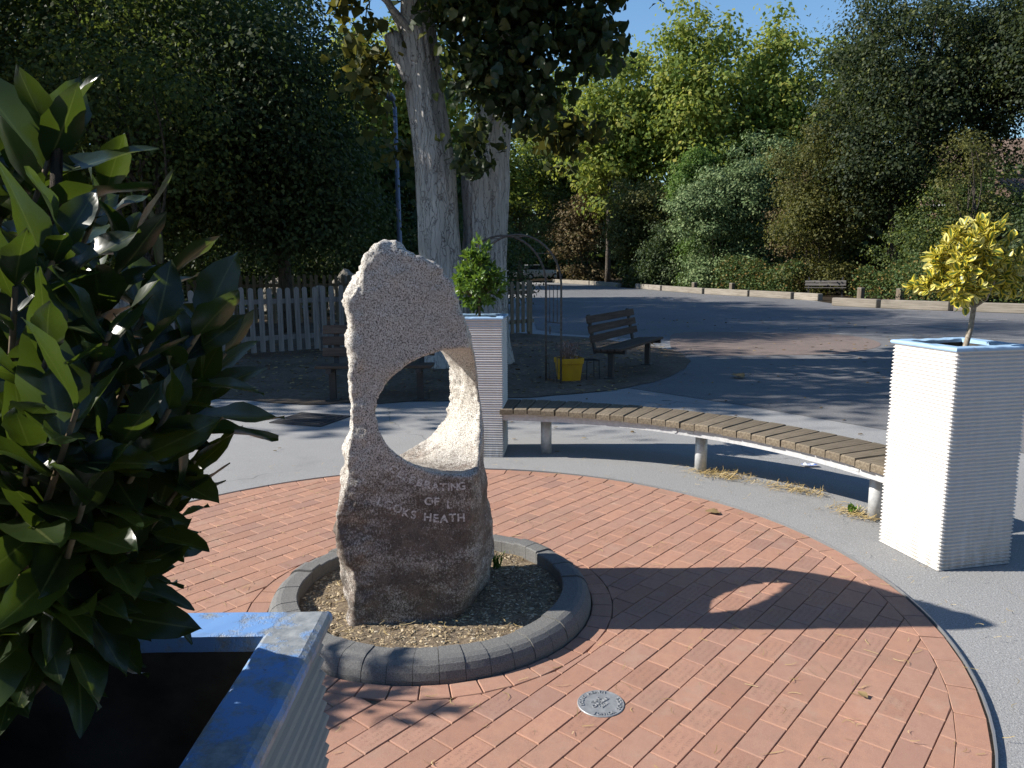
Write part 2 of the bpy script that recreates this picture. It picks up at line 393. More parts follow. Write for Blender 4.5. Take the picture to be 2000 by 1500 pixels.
def broad_leaf(name, use_obj, dark, light, rib, trans, tf, rough=.32):
    a = Mat(name, rough, .5)
    r = a.objrand() if use_obj else a.island()
    uv = a.sep(a.tc.outputs['UV'])
    c = a.ramp(r, [(0, dark), (.7, tuple((x + y) / 2 for x, y in zip(dark, light))), (1, light)])
    d = a.math('ABSOLUTE', a.math('SUBTRACT', uv[0], .5))
    c = a.mix(a.ramp(d, [(.012, .9), (.035, 0.0)]), c, rib)
    wv = a.math('ABSOLUTE', a.math('SINE', a.math('MULTIPLY', a.math('SUBTRACT', uv[1], a.math('MULTIPLY', d, .55)), 26.0)))
    c = a.mix(a.ramp(wv, [(.0, .16), (.12, 0.0)]), c, rib)
    c = a.mix(a.ramp(a.noise(14, 4), [(.5, 0.0), (.8, .35)]), c, tuple(x * .6 for x in dark))
    a.color(c); a.translucent(a.mix(.55, c, trans), tf)
    a.bump(wv, .05, .001); return a.m
for k, uo in (('bay', True), ('bay_mass', False)):
    M[k] = broad_leaf('bay_leaf_' + k, uo, (.010, .021, .010), (.026, .043, .013), (.085, .10, .035), (.15, .23, .015), .24)
for k, uo in (('sbay', True), ('sbay_mass', False)):
    M[k] = broad_leaf('small_bay_leaf_' + k, uo, (.06, .12, .022), (.13, .23, .04), (.19, .25, .08), (.24, .38, .03), .34)
for k, uo in (('euo', True), ('euo_mass', False)):
    a = Mat('variegated_leaf_' + k, .35, .5)
    uv = a.sep(a.tc.outputs['UV']); r = a.objrand() if uo else a.island()
    d = a.math('ABSOLUTE', a.math('SUBTRACT', uv[0], .5))
    wob = a.math('ADD', d, a.math('MULTIPLY', a.math('SUBTRACT', a.noise(70, 3), .5), .30))
    wob = a.math('ADD', wob, a.math('MULTIPLY', a.math('SUBTRACT', r, .35), .22))
    yel = a.ramp(r, [(0, (.60, .48, .04)), (.6, (.70, .59, .08)), (1, (.76, .70, .26))])
    c = a.mix(a.ramp(wob, [(.17, 0.0), (.26, 1.0)]), a.mix(a.ramp(a.noise(50, 2), [(.4, 0.0), (.6, 1.0)]), (.05, .095, .022), (.14, .20, .04)), yel)
    a.color(c); a.translucent(c, .30); M[k] = a.m
# small things
a = Mat('yellow_plastic', .45, .4); a.color(a.mix(a.ramp(a.noise(8, 4), [(.4, 0.0), (.75, .5)]), (.62, .34, .015), (.38, .22, .03))); M['yellow'] = a.m
a = Mat('dried_flowers', .95, .1); a.color(a.ramp(a.island(), [(0, (.16, .10, .075)), (.6, (.30, .20, .16)), (1, (.42, .32, .27))])); M['dried'] = a.m
a = Mat('straw', .9, .15); a.color(a.ramp(a.island(), [(0, (.22, .15, .06)), (.5, (.42, .31, .13)), (1, (.58, .46, .24))])); M['straw'] = a.m
a = Mat('bark_chips', .9, .15); a.color(a.ramp(a.island(), [(0, (.12, .085, .05)), (.5, (.30, .23, .14)), (.85, (.46, .37, .24)), (1, (.55, .48, .36))])); M['chips'] = a.m
a = Mat('fallen_leaf', .85, .2); a.color(a.ramp(a.island(), [(0, (.10, .065, .035)), (.5, (.22, .15, .075)), (1, (.38, .29, .13))])); M['litter'] = a.m
a = Mat('wrapper_foil', .4, .5); a.color(a.ramp(a.noise(18, 2), [(.45, (.75, .78, .82)), (.55, (.06, .16, .55))])); M['wrapper'] = a.m
a = Mat('thermoplastic_white', .8, .2); a.color(a.ramp(a.noise(30, 5, .7), [(.35, (.20, .20, .20)), (.6, (.52, .51, .49))])); M['road_paint'] = a.m
a = Mat('roof_tile', .85, .2); a.color(a.mix(a.objrand(), (.15, .105, .08), (.21, .15, .115))); M['roof_tile'] = a.m
a = Mat('brown_brick_wall', .9, .2)
bt = a.n.new('ShaderNodeTexBrick'); a.l.new(a.map((4, 4, 4), rot=(PI / 2, 0, 0)), bt.inputs['Vector']); bt.inputs['Color1'].default_value = (.20, .095, .05, 1); bt.inputs['Color2'].default_value = (.26, .13, .07, 1); bt.inputs['Mortar'].default_value = (.22, .19, .16, 1)
a.color(bt.outputs[0]); M['house_wall'] = a.m
a = Mat('white_gutter', .5, .4); a.color((.7, .7, .68)); M['white_trim'] = a.m
a = Mat('dark_glass', .08, .5); a.color((.02, .022, .025)); M['glass'] = a.m
a = Mat('car_paint_silver', .3, .5, .4); a.color((.55, .56, .58)); M['car_silver'] = a.m
a = Mat('car_paint_white', .3, .5); a.color((.72, .72, .72)); M['car_white'] = a.m
a = Mat('tyre_rubber', .9, .2); a.color((.02, .02, .02)); M['tyre'] = a.m
a = Mat('boulder', .9, .2); a.color(a.ramp(a.noise(12, 6, .7), [(.3, (.17, .155, .135)), (.7, (.40, .375, .33))])); a.bump(a.noise(15, 6), .7, .03); M['boulder'] = a.m
a = Mat('white_tape', .7, .3); a.color((.65, .64, .62)); M['tape'] = a.m

# ================================================================== GROUND
g = MB(); g.add([(-400, -60, 0), (400, -60, 0), (400, 700, 0), (-400, 700, 0)], [(0, 1, 2, 3)])
ground = tag(g.build('ground', M['asphalt']), 'pale old asphalt covering the whole yard', kind='structure')
# darker playground asphalt behind the bench
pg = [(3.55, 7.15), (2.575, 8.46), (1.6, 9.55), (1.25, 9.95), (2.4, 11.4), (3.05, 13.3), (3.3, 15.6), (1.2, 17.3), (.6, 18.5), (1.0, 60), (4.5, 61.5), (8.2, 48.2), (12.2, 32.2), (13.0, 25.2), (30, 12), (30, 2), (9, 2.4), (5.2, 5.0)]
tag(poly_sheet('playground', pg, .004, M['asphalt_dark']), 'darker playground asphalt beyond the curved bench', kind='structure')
rp = smooth_closed([(3.05, 13.3), (4.4, 13.0), (5.9, 13.25), (7.2, 14.6), (7.35, 16.4), (5.8, 17.2), (3.95, 17.4), (3.3, 15.6)], 5)
tag(poly_sheet('red_path', rp, .008, M['asphalt_red']), 'reddish asphalt path crossing the playground', kind='structure')
sp = smooth_closed([(-12, 9.6), (-7, 9.3), (-3.8, 9.05), (-2.4, 8.62), (-1.2, 8.75), (0, 8.95), (.8, 9.25), (1.5, 9.65), (2.25, 10.6), (2.85, 12.0), (3.0, 13.4), (2.6, 14.8), (1.6, 16.4), (.55, 17.2), (-.8, 19), (-3, 26), (-14, 28), (-24, 22), (-22, 12)], 7)
sp = [(x + .06 * mnoise.noise((x * 2, y * 2, 0)), y + .10 * mnoise.noise((x * 2.3, y * 2.3, 5))) for x, y in sp]
tag(poly_sheet('soil', sp, .010, M['soil']), 'bare dry soil around the old tree', kind='structure')
bg_ = [(3.0, 66), (5.9, 57), (7.3, 50.2), (8.9, 44), (10.1, 38.8), (11.4, 35.4), (12.6, 32.0), (12.3, 28), (14.3, 24.5), (18.3, 20.7), (60, -10), (120, 60), (90, 120), (-60, 120), (-60, 74), (-20, 70)]
tag(poly_sheet('bank_earth', bg_, .016, M['bed_dark']), 'dark leafy earth under the shrubs beyond the kerb', kind='structure')
# worn painted court lines
ln = MB()
def ground_line(a, b, w, z):
    a = Vector((*a, 0)); b = Vector((*b, 0)); t = (b - a).normalized(); nn = Vector((-t.y, t.x, 0)) * w / 2
    ln.add([(p.x, p.y, z) for p in (a - nn, b - nn, b + nn, a + nn)], [(0, 1, 2, 3)])
for a_, b_ in (((6.5, 18.0), (13.5, 20.5)), ((9.6, 19.2), (12.6, 15.5)), ((6.9, 17.0), (12.2, 14.2)), ((3.2, 31.5), (6.2, 30.8)), ((8.4, 27), (11.5, 24.5)), ((9.5, 24), (13, 20))):
    ground_line(a_, b_, .06, .013)
for k in range(20):
    q0, q1 = [2 * PI * i / 20 for i in (k, k + 1)]
    ground_line((4.6 + 2.6 * math.cos(q0), 34 + 2.6 * math.sin(q0)), (4.6 + 2.6 * math.cos(q1), 34 + 2.6 * math.sin(q1)), .08, .0135)
tag(ln.build('court_markings', M['road_paint']), 'worn white court lines painted on the playground', kind='structure')
# low cast cover in the asphalt, left of the stone
cover = empty('drain_cover', (-2.12, 7.76, .0), math.radians(-20), 'dark square iron drain cover set in the asphalt beside the stone', 'drain cover')
MB().box((0, 0, .006), (.62, .56, .012)).build('frame', M['iron'], cover)
for i in range(6):
    MB().box((0, -.2 + i * .08, .016), (.52, .045, .008), bev=.003).build('bar', M['iron'], cover)

# ================================================================== BRICK DISC
DC = Vector((-.449, 3.412)); DR = 2.333           # disc centre and radius
RC = Vector((-.39, 3.43)); RO = .76               # ring kerb
paving = empty('brick_paving', (DC.x, DC.y, 0)); tag(paving, 'round red brick paving around the standing stone', kind='structure')
def disc(name, c, r, z, mat, parent, n=96):
    me = bpy.data.meshes.new(name); me.from_pydata([(c[0] + r * math.cos(2 * PI * i / n), c[1] + r * math.sin(2 * PI * i / n), z) for i in range(n)], [], [tuple(range(n))]); me.update()
    return mesh_obj(name, me, mat, parent)
disc('jointing_sand', (0, 0), DR + .004, .004, M['sand'], paving)
def clip_half(poly, nx, ny, d):
    """keep nx*x+ny*y <= d"""
    out = []
    for i in range(len(poly)):
        p, q = poly[i], poly[(i + 1) % len(poly)]
        a, b = nx * p[0] + ny * p[1] - d, nx * q[0] + ny * q[1] - d
        if a <= 0: out.append(p)
        if (a < 0 < b) or (b < 0 < a):
            t = a / (a - b); out.append((p[0] + (q[0] - p[0]) * t, p[1] + (q[1] - p[1]) * t))
    return out
def area(p):
    return .5 * sum(p[i][0] * p[(i + 1) % len(p)][1] - p[(i + 1) % len(p)][0] * p[i][1] for i in range(len(p)))
def paver_mesh(poly, top=.0145, ch=.003):
    c = np.mean(poly, axis=0); n = len(poly); P = np.array(poly)
    def inset(dd):
        d = P - c; L = np.linalg.norm(d, axis=1, keepdims=True); return c + d * (1 - dd * 1.3 / np.maximum(L, .01))
    I = inset(ch)
    vs = [(x, y, .001) for x, y in P] + [(x, y, top - ch * .8) for x, y in P] + [(x, y, top) for x, y in I]
    fs = [tuple(2 * n + i for i in range(n))]
    for k in (0, 1):
        for i in range(n): fs.append((k * n + i, k * n + (i + 1) % n, (k + 1) * n + (i + 1) % n, (k + 1) * n + i))
    me = bpy.data.meshes.new('brick'); me.from_pydata(vs, [], fs); me.update(); return me
BA = math.radians(49.72); U = Vector((math.cos(BA), math.sin(BA))); V2 = Vector((math.sin(BA), -math.cos(BA)))
BO = Vector((.421, 2.5467)); BL, BW = .203, .10176
PLAQUE = Vector((.317, 2.535)); PLR = .086
jx = .0016
full = [(-BL / 2 + jx, -BW / 2 + jx), (BL / 2 - jx, -BW / 2 + jx), (BL / 2 - jx, BW / 2 - jx), (-BL / 2 + jx, BW / 2 - jx)]
full_plain = paver_mesh(full); full_plain.materials.append(M['paver'])
full_eng = paver_mesh(full); full_eng.materials.append(M['paver_engraved'])
brick_list = []      # (mesh, location, rotation, size weight)
def weight(x, y, ar):
    d2 = x * x + y * y + CAM_H ** 2
    dp = _F.x * x + _F.y * y - _F.z * CAM_H
    v = Vector((x, y, -CAM_H)); sx = v.dot(_right) / v.dot(_F) * 1470; sy = -v.dot(_up) / v.dot(_F) * 1470
    vis = v.dot(_F) > 0 and abs(sx) < 1010 and abs(sy) < 770 and not (sx < -350 and sy > 440)
    return ar / d2 ** 1.5 if vis else 0.0
r_bo, r_bi = DR - .107, RO + .100
for i in range(-45, 46):
    off = -.1037 if i % 2 else 0.0
    for j in range(-25, 26):
        c = BO + U * (j * BL + off + BL / 2) + V2 * (i * BW + BW / 2)
        rel = c - DC
        if rel.length > r_bo + .1: continue
        relr = c - RC
        if relr.length < r_bi - .1: continue
        poly = full; whole = True
        # to local frame: world = c + U*x - V2*y   (y axis along -V2 keeps it right handed)
        def world(p): return c + U * p[0] - V2 * p[1]
        far = max((world(p) - DC).length for p in full)
        if far > r_bo:
            nd = rel.normalized(); nx, ny = nd.dot(U), -nd.dot(V2)
            poly = clip_half(poly, nx, ny, r_bo - .002 - rel.length); whole = False
        near = min((world(p) - RC).length for p in full)
        if near < r_bi and len(poly) > 2:
            nd = relr.normalized(); nx, ny = nd.dot(U), -nd.dot(V2)
            poly = clip_half(poly, -nx, -ny, relr.length - r_bi - .002); whole = False
        if len(poly) < 3 or area(poly) < .0012: continue
        a_ = area(poly)
        eng = (math.sin(i * 12.9898 + j * 78.233) * 43758.5453) % 1.0 < .36
        if whole: me = full_eng if eng else full_plain
        else:
            me = paver_mesh(poly); me.materials.append(M['paver'])
        brick_list.append((me, c, BA, weight(c.x, c.y, a_)))
# border courses laid round the edge and round the ring
def ring_course(cen, r0, r1, n, ph=0.0):
    for k in range(n):
        q = 2 * PI * (k + .5) / n + ph; hw = PI / n
        c = cen + Vector((math.cos(q), math.sin(q))) * (r0 + r1) / 2
        pts = []
        for (r, s_) in ((r0 + .002, -1), (r1 - .002, -1), (r1 - .002, 1), (r0 + .002, 1)):
            aa = s_ * (hw - .0022 / r)
            pts.append((r * math.cos(aa) - (r0 + r1) / 2, r * math.sin(aa)))
        me = paver_mesh(pts); me.materials.append(M['paver'])
        brick_list.append((me, c, q, weight(c.x, c.y, area(pts))))
ring_course(DC, DR - .107, DR - .002, 72)
ring_course(RC, RO + .006, RO + .103, 44, .04)
brick_list.sort(key=lambda b: -b[3])
rest = MB()
for k, (me, c, q, w) in enumerate(brick_list):
    tx, ty = random.gauss(0, .0035), random.gauss(0, .0045); dz = random.uniform(-.0012, .0008)
    if k < 300:
        o = bpy.data.objects.new('brick', me); link(o, paving)
        o.location = (c.x - DC.x, c.y - DC.y, dz); o.rotation_euler = (tx, ty, q)
    else:
        R = Matrix.Translation((c.x - DC.x, c.y - DC.y, dz)) @ Matrix.Rotation(q, 4, 'Z')
        rest.add([R @ v.co for v in me.vertices], [tuple(p.vertices) for p in me.polygons])
tag(rest.build('far_bricks', M['paver'], paving), kind='stuff')
# the joined far bricks have no per-object random: give them an island version of the clay
fm = M['paver'].copy(); fm.name = 'clay_paver_far'
oi = [n for n in fm.node_tree.nodes if n.type == 'OBJECT_INFO'][0]; ge = fm.node_tree.nodes.new('ShaderNodeNewGeometry')
for l in list(fm.node_tree.links):
    if l.from_node == oi: fm.node_tree.links.new(ge.outputs['Random Per Island'], l.to_socket)
[c for c in paving.children if c.name.startswith('far_bricks')][0].data.materials[0] = fm
# steel edging strip
ed = MB(); n = 120
for r_, z_ in ((DR + .004, .0), (DR + .004, .02), (DR + .011, .02), (DR + .011, .0)):
    for i in range(n): ed.v.append(((r_ + .004 * mnoise.noise((i * .21, 0, 3))) * math.cos(2 * PI * i / n), (r_ + .004 * mnoise.noise((i * .21, 0, 3))) * math.sin(2 * PI * i / n), z_))
for k in range(3):
    for i in range(n): ed.f.append((k * n + i, k * n + (i + 1) % n, (k + 1) * n + (i + 1) % n, (k + 1) * n + i))
ed.build('edging_strip', M['edging'], paving)

# ---- capsule plaque in the bricks
def text_mesh(txt, size, extrude, bevel=0.0, bold=0.0):
    cu = bpy.data.curves.new('t', 'FONT'); cu.body = txt; cu.size = size; cu.extrude = extrude; cu.bevel_depth = bevel; cu.offset = bold * size
    cu.align_x = 'CENTER'; cu.align_y = 'CENTER'; cu.resolution_u = 3
    o = bpy.data.objects.new('t', cu); COL.objects.link(o)
    dg = bpy.context.evaluated_depsgraph_get(); me = bpy.data.meshes.new_from_object(o.evaluated_get(dg))
    bpy.data.objects.remove(o); bpy.data.curves.remove(cu); return me
plq = empty('capsule_plaque', (PLAQUE.x, PLAQUE.y, 0), math.radians(44), 'round grey metal plaque with raised lettering set into the red bricks', 'plaque')
pm = MB(); n = 56
prof = [(PLR, .004), (PLR, .0165), (PLR - .002, .0185), (PLR - .005, .0185), (PLR - .007, .0178)]
pm.loft([[(r * math.cos(2 * PI * i / n), r * math.sin(2 * PI * i / n), z) for i in range(n)] for r, z in prof]); pm.build('disc', M['plaque'], plq)
def plaque_text(t, x, y, rz, size):
    me = text_mesh(t, size, .0016, .0004); me.materials.clear(); me.materials.append(M['plaque'])
    o = bpy.data.objects.new('lettering', me); link(o, plq); o.location = (x, y, .0185); o.rotation_euler = (0, 0, rz)
plaque_text('TIME', 0, .021, 0, .021); plaque_text('CAPSULE', 0, .002, 0, .021); plaque_text('2001', 0, -.018, 0, .021)
def arc_text(t, a0, step, flip, rr=.070, size=.021):
    for k, ch in enumerate(t):
        if ch == ' ': continue
        a = a0 + k * step
        me = text_mesh(ch, size, .0016, .0004); me.materials.clear(); me.materials.append(M['plaque'])
        o = bpy.data.objects.new('lettering', me); link(o, plq)
        o.location = (rr * math.cos(a), rr * math.sin(a), .0185); o.rotation_euler = (0, 0, a + (PI / 2 if flip else -PI / 2))
arc_text('LOCKS HEATH', math.radians(146), math.radians(-11.5), False)
arc_text('JUNIOR SCHOOL', math.radians(202), math.radians(11.5), True)

# ---- ring of rounded kerb blocks round the stone
ringk = empty('ring_kerb', (RC.x, RC.y, 0), 0, 'ring of grey rounded concrete kerb blocks around the foot of the standing stone', 'kerb')
KN = 46; RI = .625; KH = .098
kprof = [(RI, .0), (RI, KH - .006), (RI + .006, KH), (RO - .062, KH), (RO - .040, KH - .006), (RO - .022, KH - .019), (RO - .008, KH - .042), (RO, KH - .07), (RO, .0)]
kb = MB(); hw = PI / KN - .0014
rings = []
for s_ in (-1, -.5, 0, .5, 1):
    rings.append([(r * math.cos(s_ * hw), r * math.sin(s_ * hw), z) for r, z in kprof])
kb.loft(rings); kme = kb.mesh('kerb_block'); kme.materials.append(M['kerb_concrete'])
for k in range(KN):
    o = bpy.data.objects.new('kerb_block', kme); link(o, ringk)
    o.rotation_euler = (random.gauss(0, .004), random.gauss(0, .006), 2 * PI * k / KN); o.location = (0, 0, random.uniform(-.002, .002))
# mortar core a touch lower
core = MB(); n = 92; cp = [(RI + .004, 0), (RI + .004, KH - .012), (RO - .05, KH - .012), (RO - .012, KH - .05), (RO - .006, 0)]
core.loft([[(r * math.cos(2 * PI * i / n), r * math.sin(2 * PI * i / n), z) for i in range(n)] for r, z in cp], cap=False); core.build('mortar', M['sand'], ringk)
# soil and chippings inside the ring
bed = MB(); nr, na = 18, 72
for i in range(nr + 1):
    r = (RI + .002) * i / nr
    for k in range(na):
        q = 2 * PI * k / na; x, y = r * math.cos(q), r * math.sin(q)
        bed.v.append((x, y, .035 + .018 * mnoise.noise((x * 7, y * 7, 1)) + .008 * mnoise.noise((x * 25, y * 25, 2))))
for i in range(nr):
    for k in range(na): bed.f.append((i * na + k, (i + 1) * na + k, (i + 1) * na + (k + 1) % na, i * na + (k + 1) % na))
bedo = tag(bed.build('planting_bed', M['bed_soil'], None, True, (RC.x, RC.y, 0)), 'brown soil bed inside the ring kerb', kind='structure')

def chips(n, size, flat, pos, seed):
    """little faceted chips: 4-sided wedges"""
    r = np.random.default_rng(seed)
    base = np.array([(-1, -.5, 0), (1, -.45, 0), (.85, .5, 0), (-.9, .45, 0), (-.6, -.2, .35), (.7, -.25, .45), (.6, .3, .4), (-.7, .25, .3)])
    fc = np.array([(4, 5, 6, 7), (0, 1, 5, 4), (1, 2, 6, 5), (2, 3, 7, 6), (3, 0, 4, 7)])
    V = np.zeros((n, 8, 3)); s = size * r.uniform(.4, 1.25, n); q = r.uniform(0, 2 * PI, n); asp = r.uniform(.5, 1.2, n)
    b = base[None] * np.stack([s, s * asp, s * flat], 1)[:, None, :] * r.uniform(.75, 1.25, (n, 8, 3))
    tilt = r.normal(0, .35, n)
    by, bz = b[..., 1] * np.cos(tilt)[:, None] - b[..., 2] * np.sin(tilt)[:, None], b[..., 1] * np.sin(tilt)[:, None] + b[..., 2] * np.cos(tilt)[:, None]
    x = b[..., 0] * np.cos(q)[:, None] - by * np.sin(q)[:, None]; y = b[..., 0] * np.sin(q)[:, None] + by * np.cos(q)[:, None]
    V[..., 0] = x + pos[:, 0:1]; V[..., 1] = y + pos[:, 1:2]; V[..., 2] = bz + pos[:, 2:3]
    Fc = (np.arange(n)[:, None, None] * 8 + fc[None]).reshape(-1, 4)
    return V.reshape(-1, 3), Fc
r = np.random.default_rng(3); n = 7500
rad = (RI - .01) * np.sqrt(r.uniform(.05, 1, n)); q = r.uniform(0, 2 * PI, n)
px, py = rad * np.cos(q), rad * np.sin(q)
keep = np.array([mnoise.noise((x * 4, y * 4, 8)) > -.32 for x, y in zip(px, py)])
px, py = px[keep], py[keep]
pz = np.array([.035 + .018 * mnoise.noise((x * 7, y * 7, 1)) + .008 * mnoise.noise((x * 25, y * 25, 2)) for x, y in zip(px, py)])
Vv, Ff = chips(len(px), .0085, .7, np.stack([px, py, pz], 1), 4)
tag(mesh_obj('bark_chippings', arrays_mesh('bark_chippings', Vv, Ff), M['chips'], None, (RC.x, RC.y, 0)), 'scattered bark chippings and gravel inside the ring kerb', 'chippings', kind='stuff')

# straws / needles / pine bits lying about : thin bent strips
def straws(n, length, w, pos, seed, bend=.3, zl=.004):
    r = np.random.default_rng(seed)
    L = length * r.uniform(.4, 1.2, n); q = r.uniform(0, 2 * PI, n); bd = r.normal(0, bend, n); el = np.abs(r.normal(0, zl, n))
    V = np.zeros((n, 8, 3)); tt = np.array([-1, -.33, .33, 1])
    for k, t in enumerate(tt):
        lx = L / 2 * t; ly = bd * L * (t * t - .5) * .5
        for m, sgn in enumerate((-1, 1)):
            yy = ly + sgn * w / 2
            V[:, k * 2 + m, 0] = lx * np.cos(q) - yy * np.sin(q) + pos[:, 0]
            V[:, k * 2 + m, 1] = lx * np.sin(q) + yy * np.cos(q) + pos[:, 1]
            V[:, k * 2 + m, 2] = pos[:, 2] + el * (1 + t) + .001 + m * w * .3
    fc = np.array([(0, 2, 3, 1), (2, 4, 5, 3), (4, 6, 7, 5)])
    return V.reshape(-1, 3), (np.arange(n)[:, None, None] * 8 + fc[None]).reshape(-1, 4)

# ================================================================== STANDING STONE
SO = Vector((-.45, 3.45, 0))
LZ = [(0, -.773), (.09, -.754), (.136, -.763), (.2, -.772), (.255, -.763), (.342, -.773), (.388, -.782), (.443, -.796), (.528, -.792), (.589, -.774), (.657, -.746), (.715, -.732), (.791, -.725), (.853, -.731), (.928, -.708), (1.004, -.698), (1.117, -.698), (1.174, -.691), (1.227, -.698), (1.284, -.698), (1.35, -.684), (1.409, -.688), (1.456, -.701), (1.489, -.70), (1.523, -.671), (1.565, -.637), (1.608, -.616), (1.65, -.593), (1.681, -.568), (1.702, -.522)]
FLZ = [(0, -.712), (.084, -.710), (.211, -.695), (.275, -.704), (.35, -.735), (.404, -.756), (.5, -.772), (.7, -.715), (.9, -.69), (1.2, -.675), (1.45, -.675), (1.6, -.60), (1.702, -.51)]
FRZ = [(0, -.298), (.061, -.255), (.197, -.223), (.353, -.205), (.483, -.19), (.57, -.181), (.693, -.18), (1.233, -.184), (1.363, -.20), (1.421, -.235), (1.51, -.245), (1.561, -.266), (1.605, -.305), (1.627, -.34), (1.643, -.392), (1.661, -.427), (1.68, -.457), (1.702, -.49)]
BRZ = [(0, -.129), (.078, -.12), (.153, -.095), (.197, -.093), (.34, -.107), (.419, -.116), (.462, -.124), (.57, -.128), (.685, -.139), (.775, -.143), (.906, -.149), (1.051, -.17), (1.164, -.176), (1.28, -.197), (1.341, -.222), (1.421, -.25), (1.51, -.26), (1.6, -.33), (1.702, -.49)]
YB = [(0, 3.72), (.2, 3.78), (1.05, 3.79), (1.2, 3.71), (1.39, 3.53), (1.55, 3.33), (1.65, 3.25), (1.702, 3.21)]
YF = [(0, 3.11), (.6, 3.115), (1.2, 3.12), (1.5, 3.125), (1.65, 3.14), (1.702, 3.165)]
ip = lambda tb, z: float(np.interp(z, [t[0] for t in tb], [t[1] for t in tb]))
rings = []; NZ = 100
for k in range(NZ + 1):
    z = -.05 + 1.752 * k / NZ; zz = max(z, 0)
    xl, fl, fr, br, yb, yf = [ip(t, zz) for t in (LZ, FLZ, FRZ, BRZ, YB, YF)]
    yfr = yf + (fr - fl) * .12
    corner = [(fl, yf), (fr, yfr), (fr + .3 * (br - fr) + .012, yfr + .10 * (yb - yfr)), (br, yb - .25 * (yb - yf)), (br - .04, yb), (xl + .12 * (br - xl), yb), (xl, yb - .55 * (yb - yf)), (min(xl, fl) - .0, yf + .12 * (yb - yf))]
    # sample polygon evenly
    pts = []
    m = len(corner)
    for i in range(m):
        p, q = corner[i], corner[(i + 1) % m]
        ns = 12
        for j in range(ns): pts.append((p[0] + (q[0] - p[0]) * j / ns - SO.x, p[1] + (q[1] - p[1]) * j / ns - SO.y, z))
    rings.append(pts)
sm = MB(); sm.loft(rings)
tmp = bpy.data.objects.new('tmp_stone', sm.mesh('tmp')); COL.objects.link(tmp)
# the hole is bored obliquely: from back-left to front-right
hc = Vector((-.43, 3.43, .975)) - SO; ax = Vector((.70, -.714, 0)).normalized(); px_ = Vector((ax.y * -1, ax.x, 0)); px_ = Vector((.714, .70, 0)).normalized()
hm = MB(); rr = []
for t in (-.9, -.35, 0, .3, .9):
    flare = (1.0 + .10 * max(t, 0) / .3 if t < .5 else 1.25) if t >= 0 else 1 + .24 * min(1, -t / .35); vfl = 1 + (flare - 1) * .2 if t >= 0 else 1 + .34 * min(1, -t / .35)
    rr.append([tuple(hc + ax * t + px_ * (math.cos(a) * .300 * flare) + Vector((0, 0, math.sin(a) * .272 * vfl))) for a in [2 * PI * i / 40 for i in range(40)]])
hm.loft(rr)
hob = bpy.data.objects.new('tmp_hole', hm.mesh('tmp2')); COL.objects.link(hob)
for ob in (tmp, hob):
    b = bmesh.new(); b.from_mesh(ob.data); bmesh.ops.recalc_face_normals(b, faces=b.faces); b.to_mesh(ob.data); b.free()
bo = tmp.modifiers.new('b', 'BOOLEAN'); bo.operation = 'DIFFERENCE'; bo.object = hob; bo.solver = 'EXACT'
rm = tmp.modifiers.new('r', 'REMESH'); rm.mode = 'VOXEL'; rm.voxel_size = .0095
s2 = tmp.modifiers.new('s', 'SMOOTH'); s2.iterations = 3; s2.factor = .5
dg = bpy.context.evaluated_depsgraph_get(); sme = bpy.data.meshes.new_from_object(tmp.evaluated_get(dg))
bpy.data.objects.remove(tmp); bpy.data.objects.remove(hob)
sme.name = 'standing_stone'; sme.materials.clear()
nv = len(sme.vertices); co = np.zeros(nv * 3, np.float32); sme.vertices.foreach_get('co', co); co = co.reshape(-1, 3)
no = np.zeros(nv * 3, np.float32); sme.vertices.foreach_get('normal', no); no = no.reshape(-1, 3)
for i in range(nv):
    p = co[i]; nn = no[i]; wx = p[0] + SO.x
    front = max(0., min(1., (-nn[1] - .75) / .2))
    lf = max(0., -nn[0]); inhole = 1. if abs((Vector(p) - hc).dot(px_)) < .3 and abs(p[2] - hc.z) < .29 and front < .5 and abs(wx + .42) < .24 else 0.
    rough_ = .006 + .012 * lf * (1 - .6 * inhole) + (.010 if p[2] > 1.45 else 0.) + .007 * (1 - front) * (1 - inhole)
    if front > .5: rough_ = .0045 + (.012 if wx < -.62 else 0.) + (.006 if p[2] > 1.5 else 0)
    q = Vector((float(p[0]), float(p[1]), float(p[2])))
    d = mnoise.fractal(q * 7, .9, 2.2, 5) * rough_ + mnoise.noise(q * 60) * rough_ * .22
    if lf > .3: d -= abs(mnoise.noise(q * 14)) * .012 * lf
    co[i] = p + nn * d
sme.vertices.foreach_set('co', co.ravel()); sme.polygons.foreach_set('use_smooth', np.ones(len(sme.polygons), dtype=bool)); sme.update()
stone = mesh_obj('standing_stone', sme, M['granite'], None, SO)
tag(stone, 'tall rough granite standing stone pierced by a big oblique hole', 'standing stone')
bvh = BVHTree.FromPolygons([tuple(v) for v in co], [tuple(p.vertices) for p in sme.polygons])
def letter(ch, x, z, rot, size):
    me = text_mesh(ch, size, .0, .0, .028); me.materials.clear()
    bm = bmesh.new(); bm.from_mesh(me); bmesh.ops.triangulate(bm, faces=bm.faces); bmesh.ops.subdivide_edges(bm, edges=bm.edges, cuts=1)
    ca, sa = math.cos(rot), math.sin(rot)
    for v in bm.verts:
        lx, lz = v.co.x * ca - v.co.y * sa, v.co.x * sa + v.co.y * ca
        p = Vector((x + lx, 0, z + lz)) - Vector((SO.x, 0, 0)); hit = bvh.ray_cast(Vector((p.x, -1, p.z)), Vector((0, 1, 0)))
        yy = hit[0].y if hit[0] is not None else -.33
        v.co = Vector((p.x + .0006 * random.uniform(-1, 1), yy - .0022, p.z))
    bm.to_mesh(me); bm.free(); me.materials.append(M['lettering'])
    o = bpy.data.objects.new('lettering', me); link(o, stone)
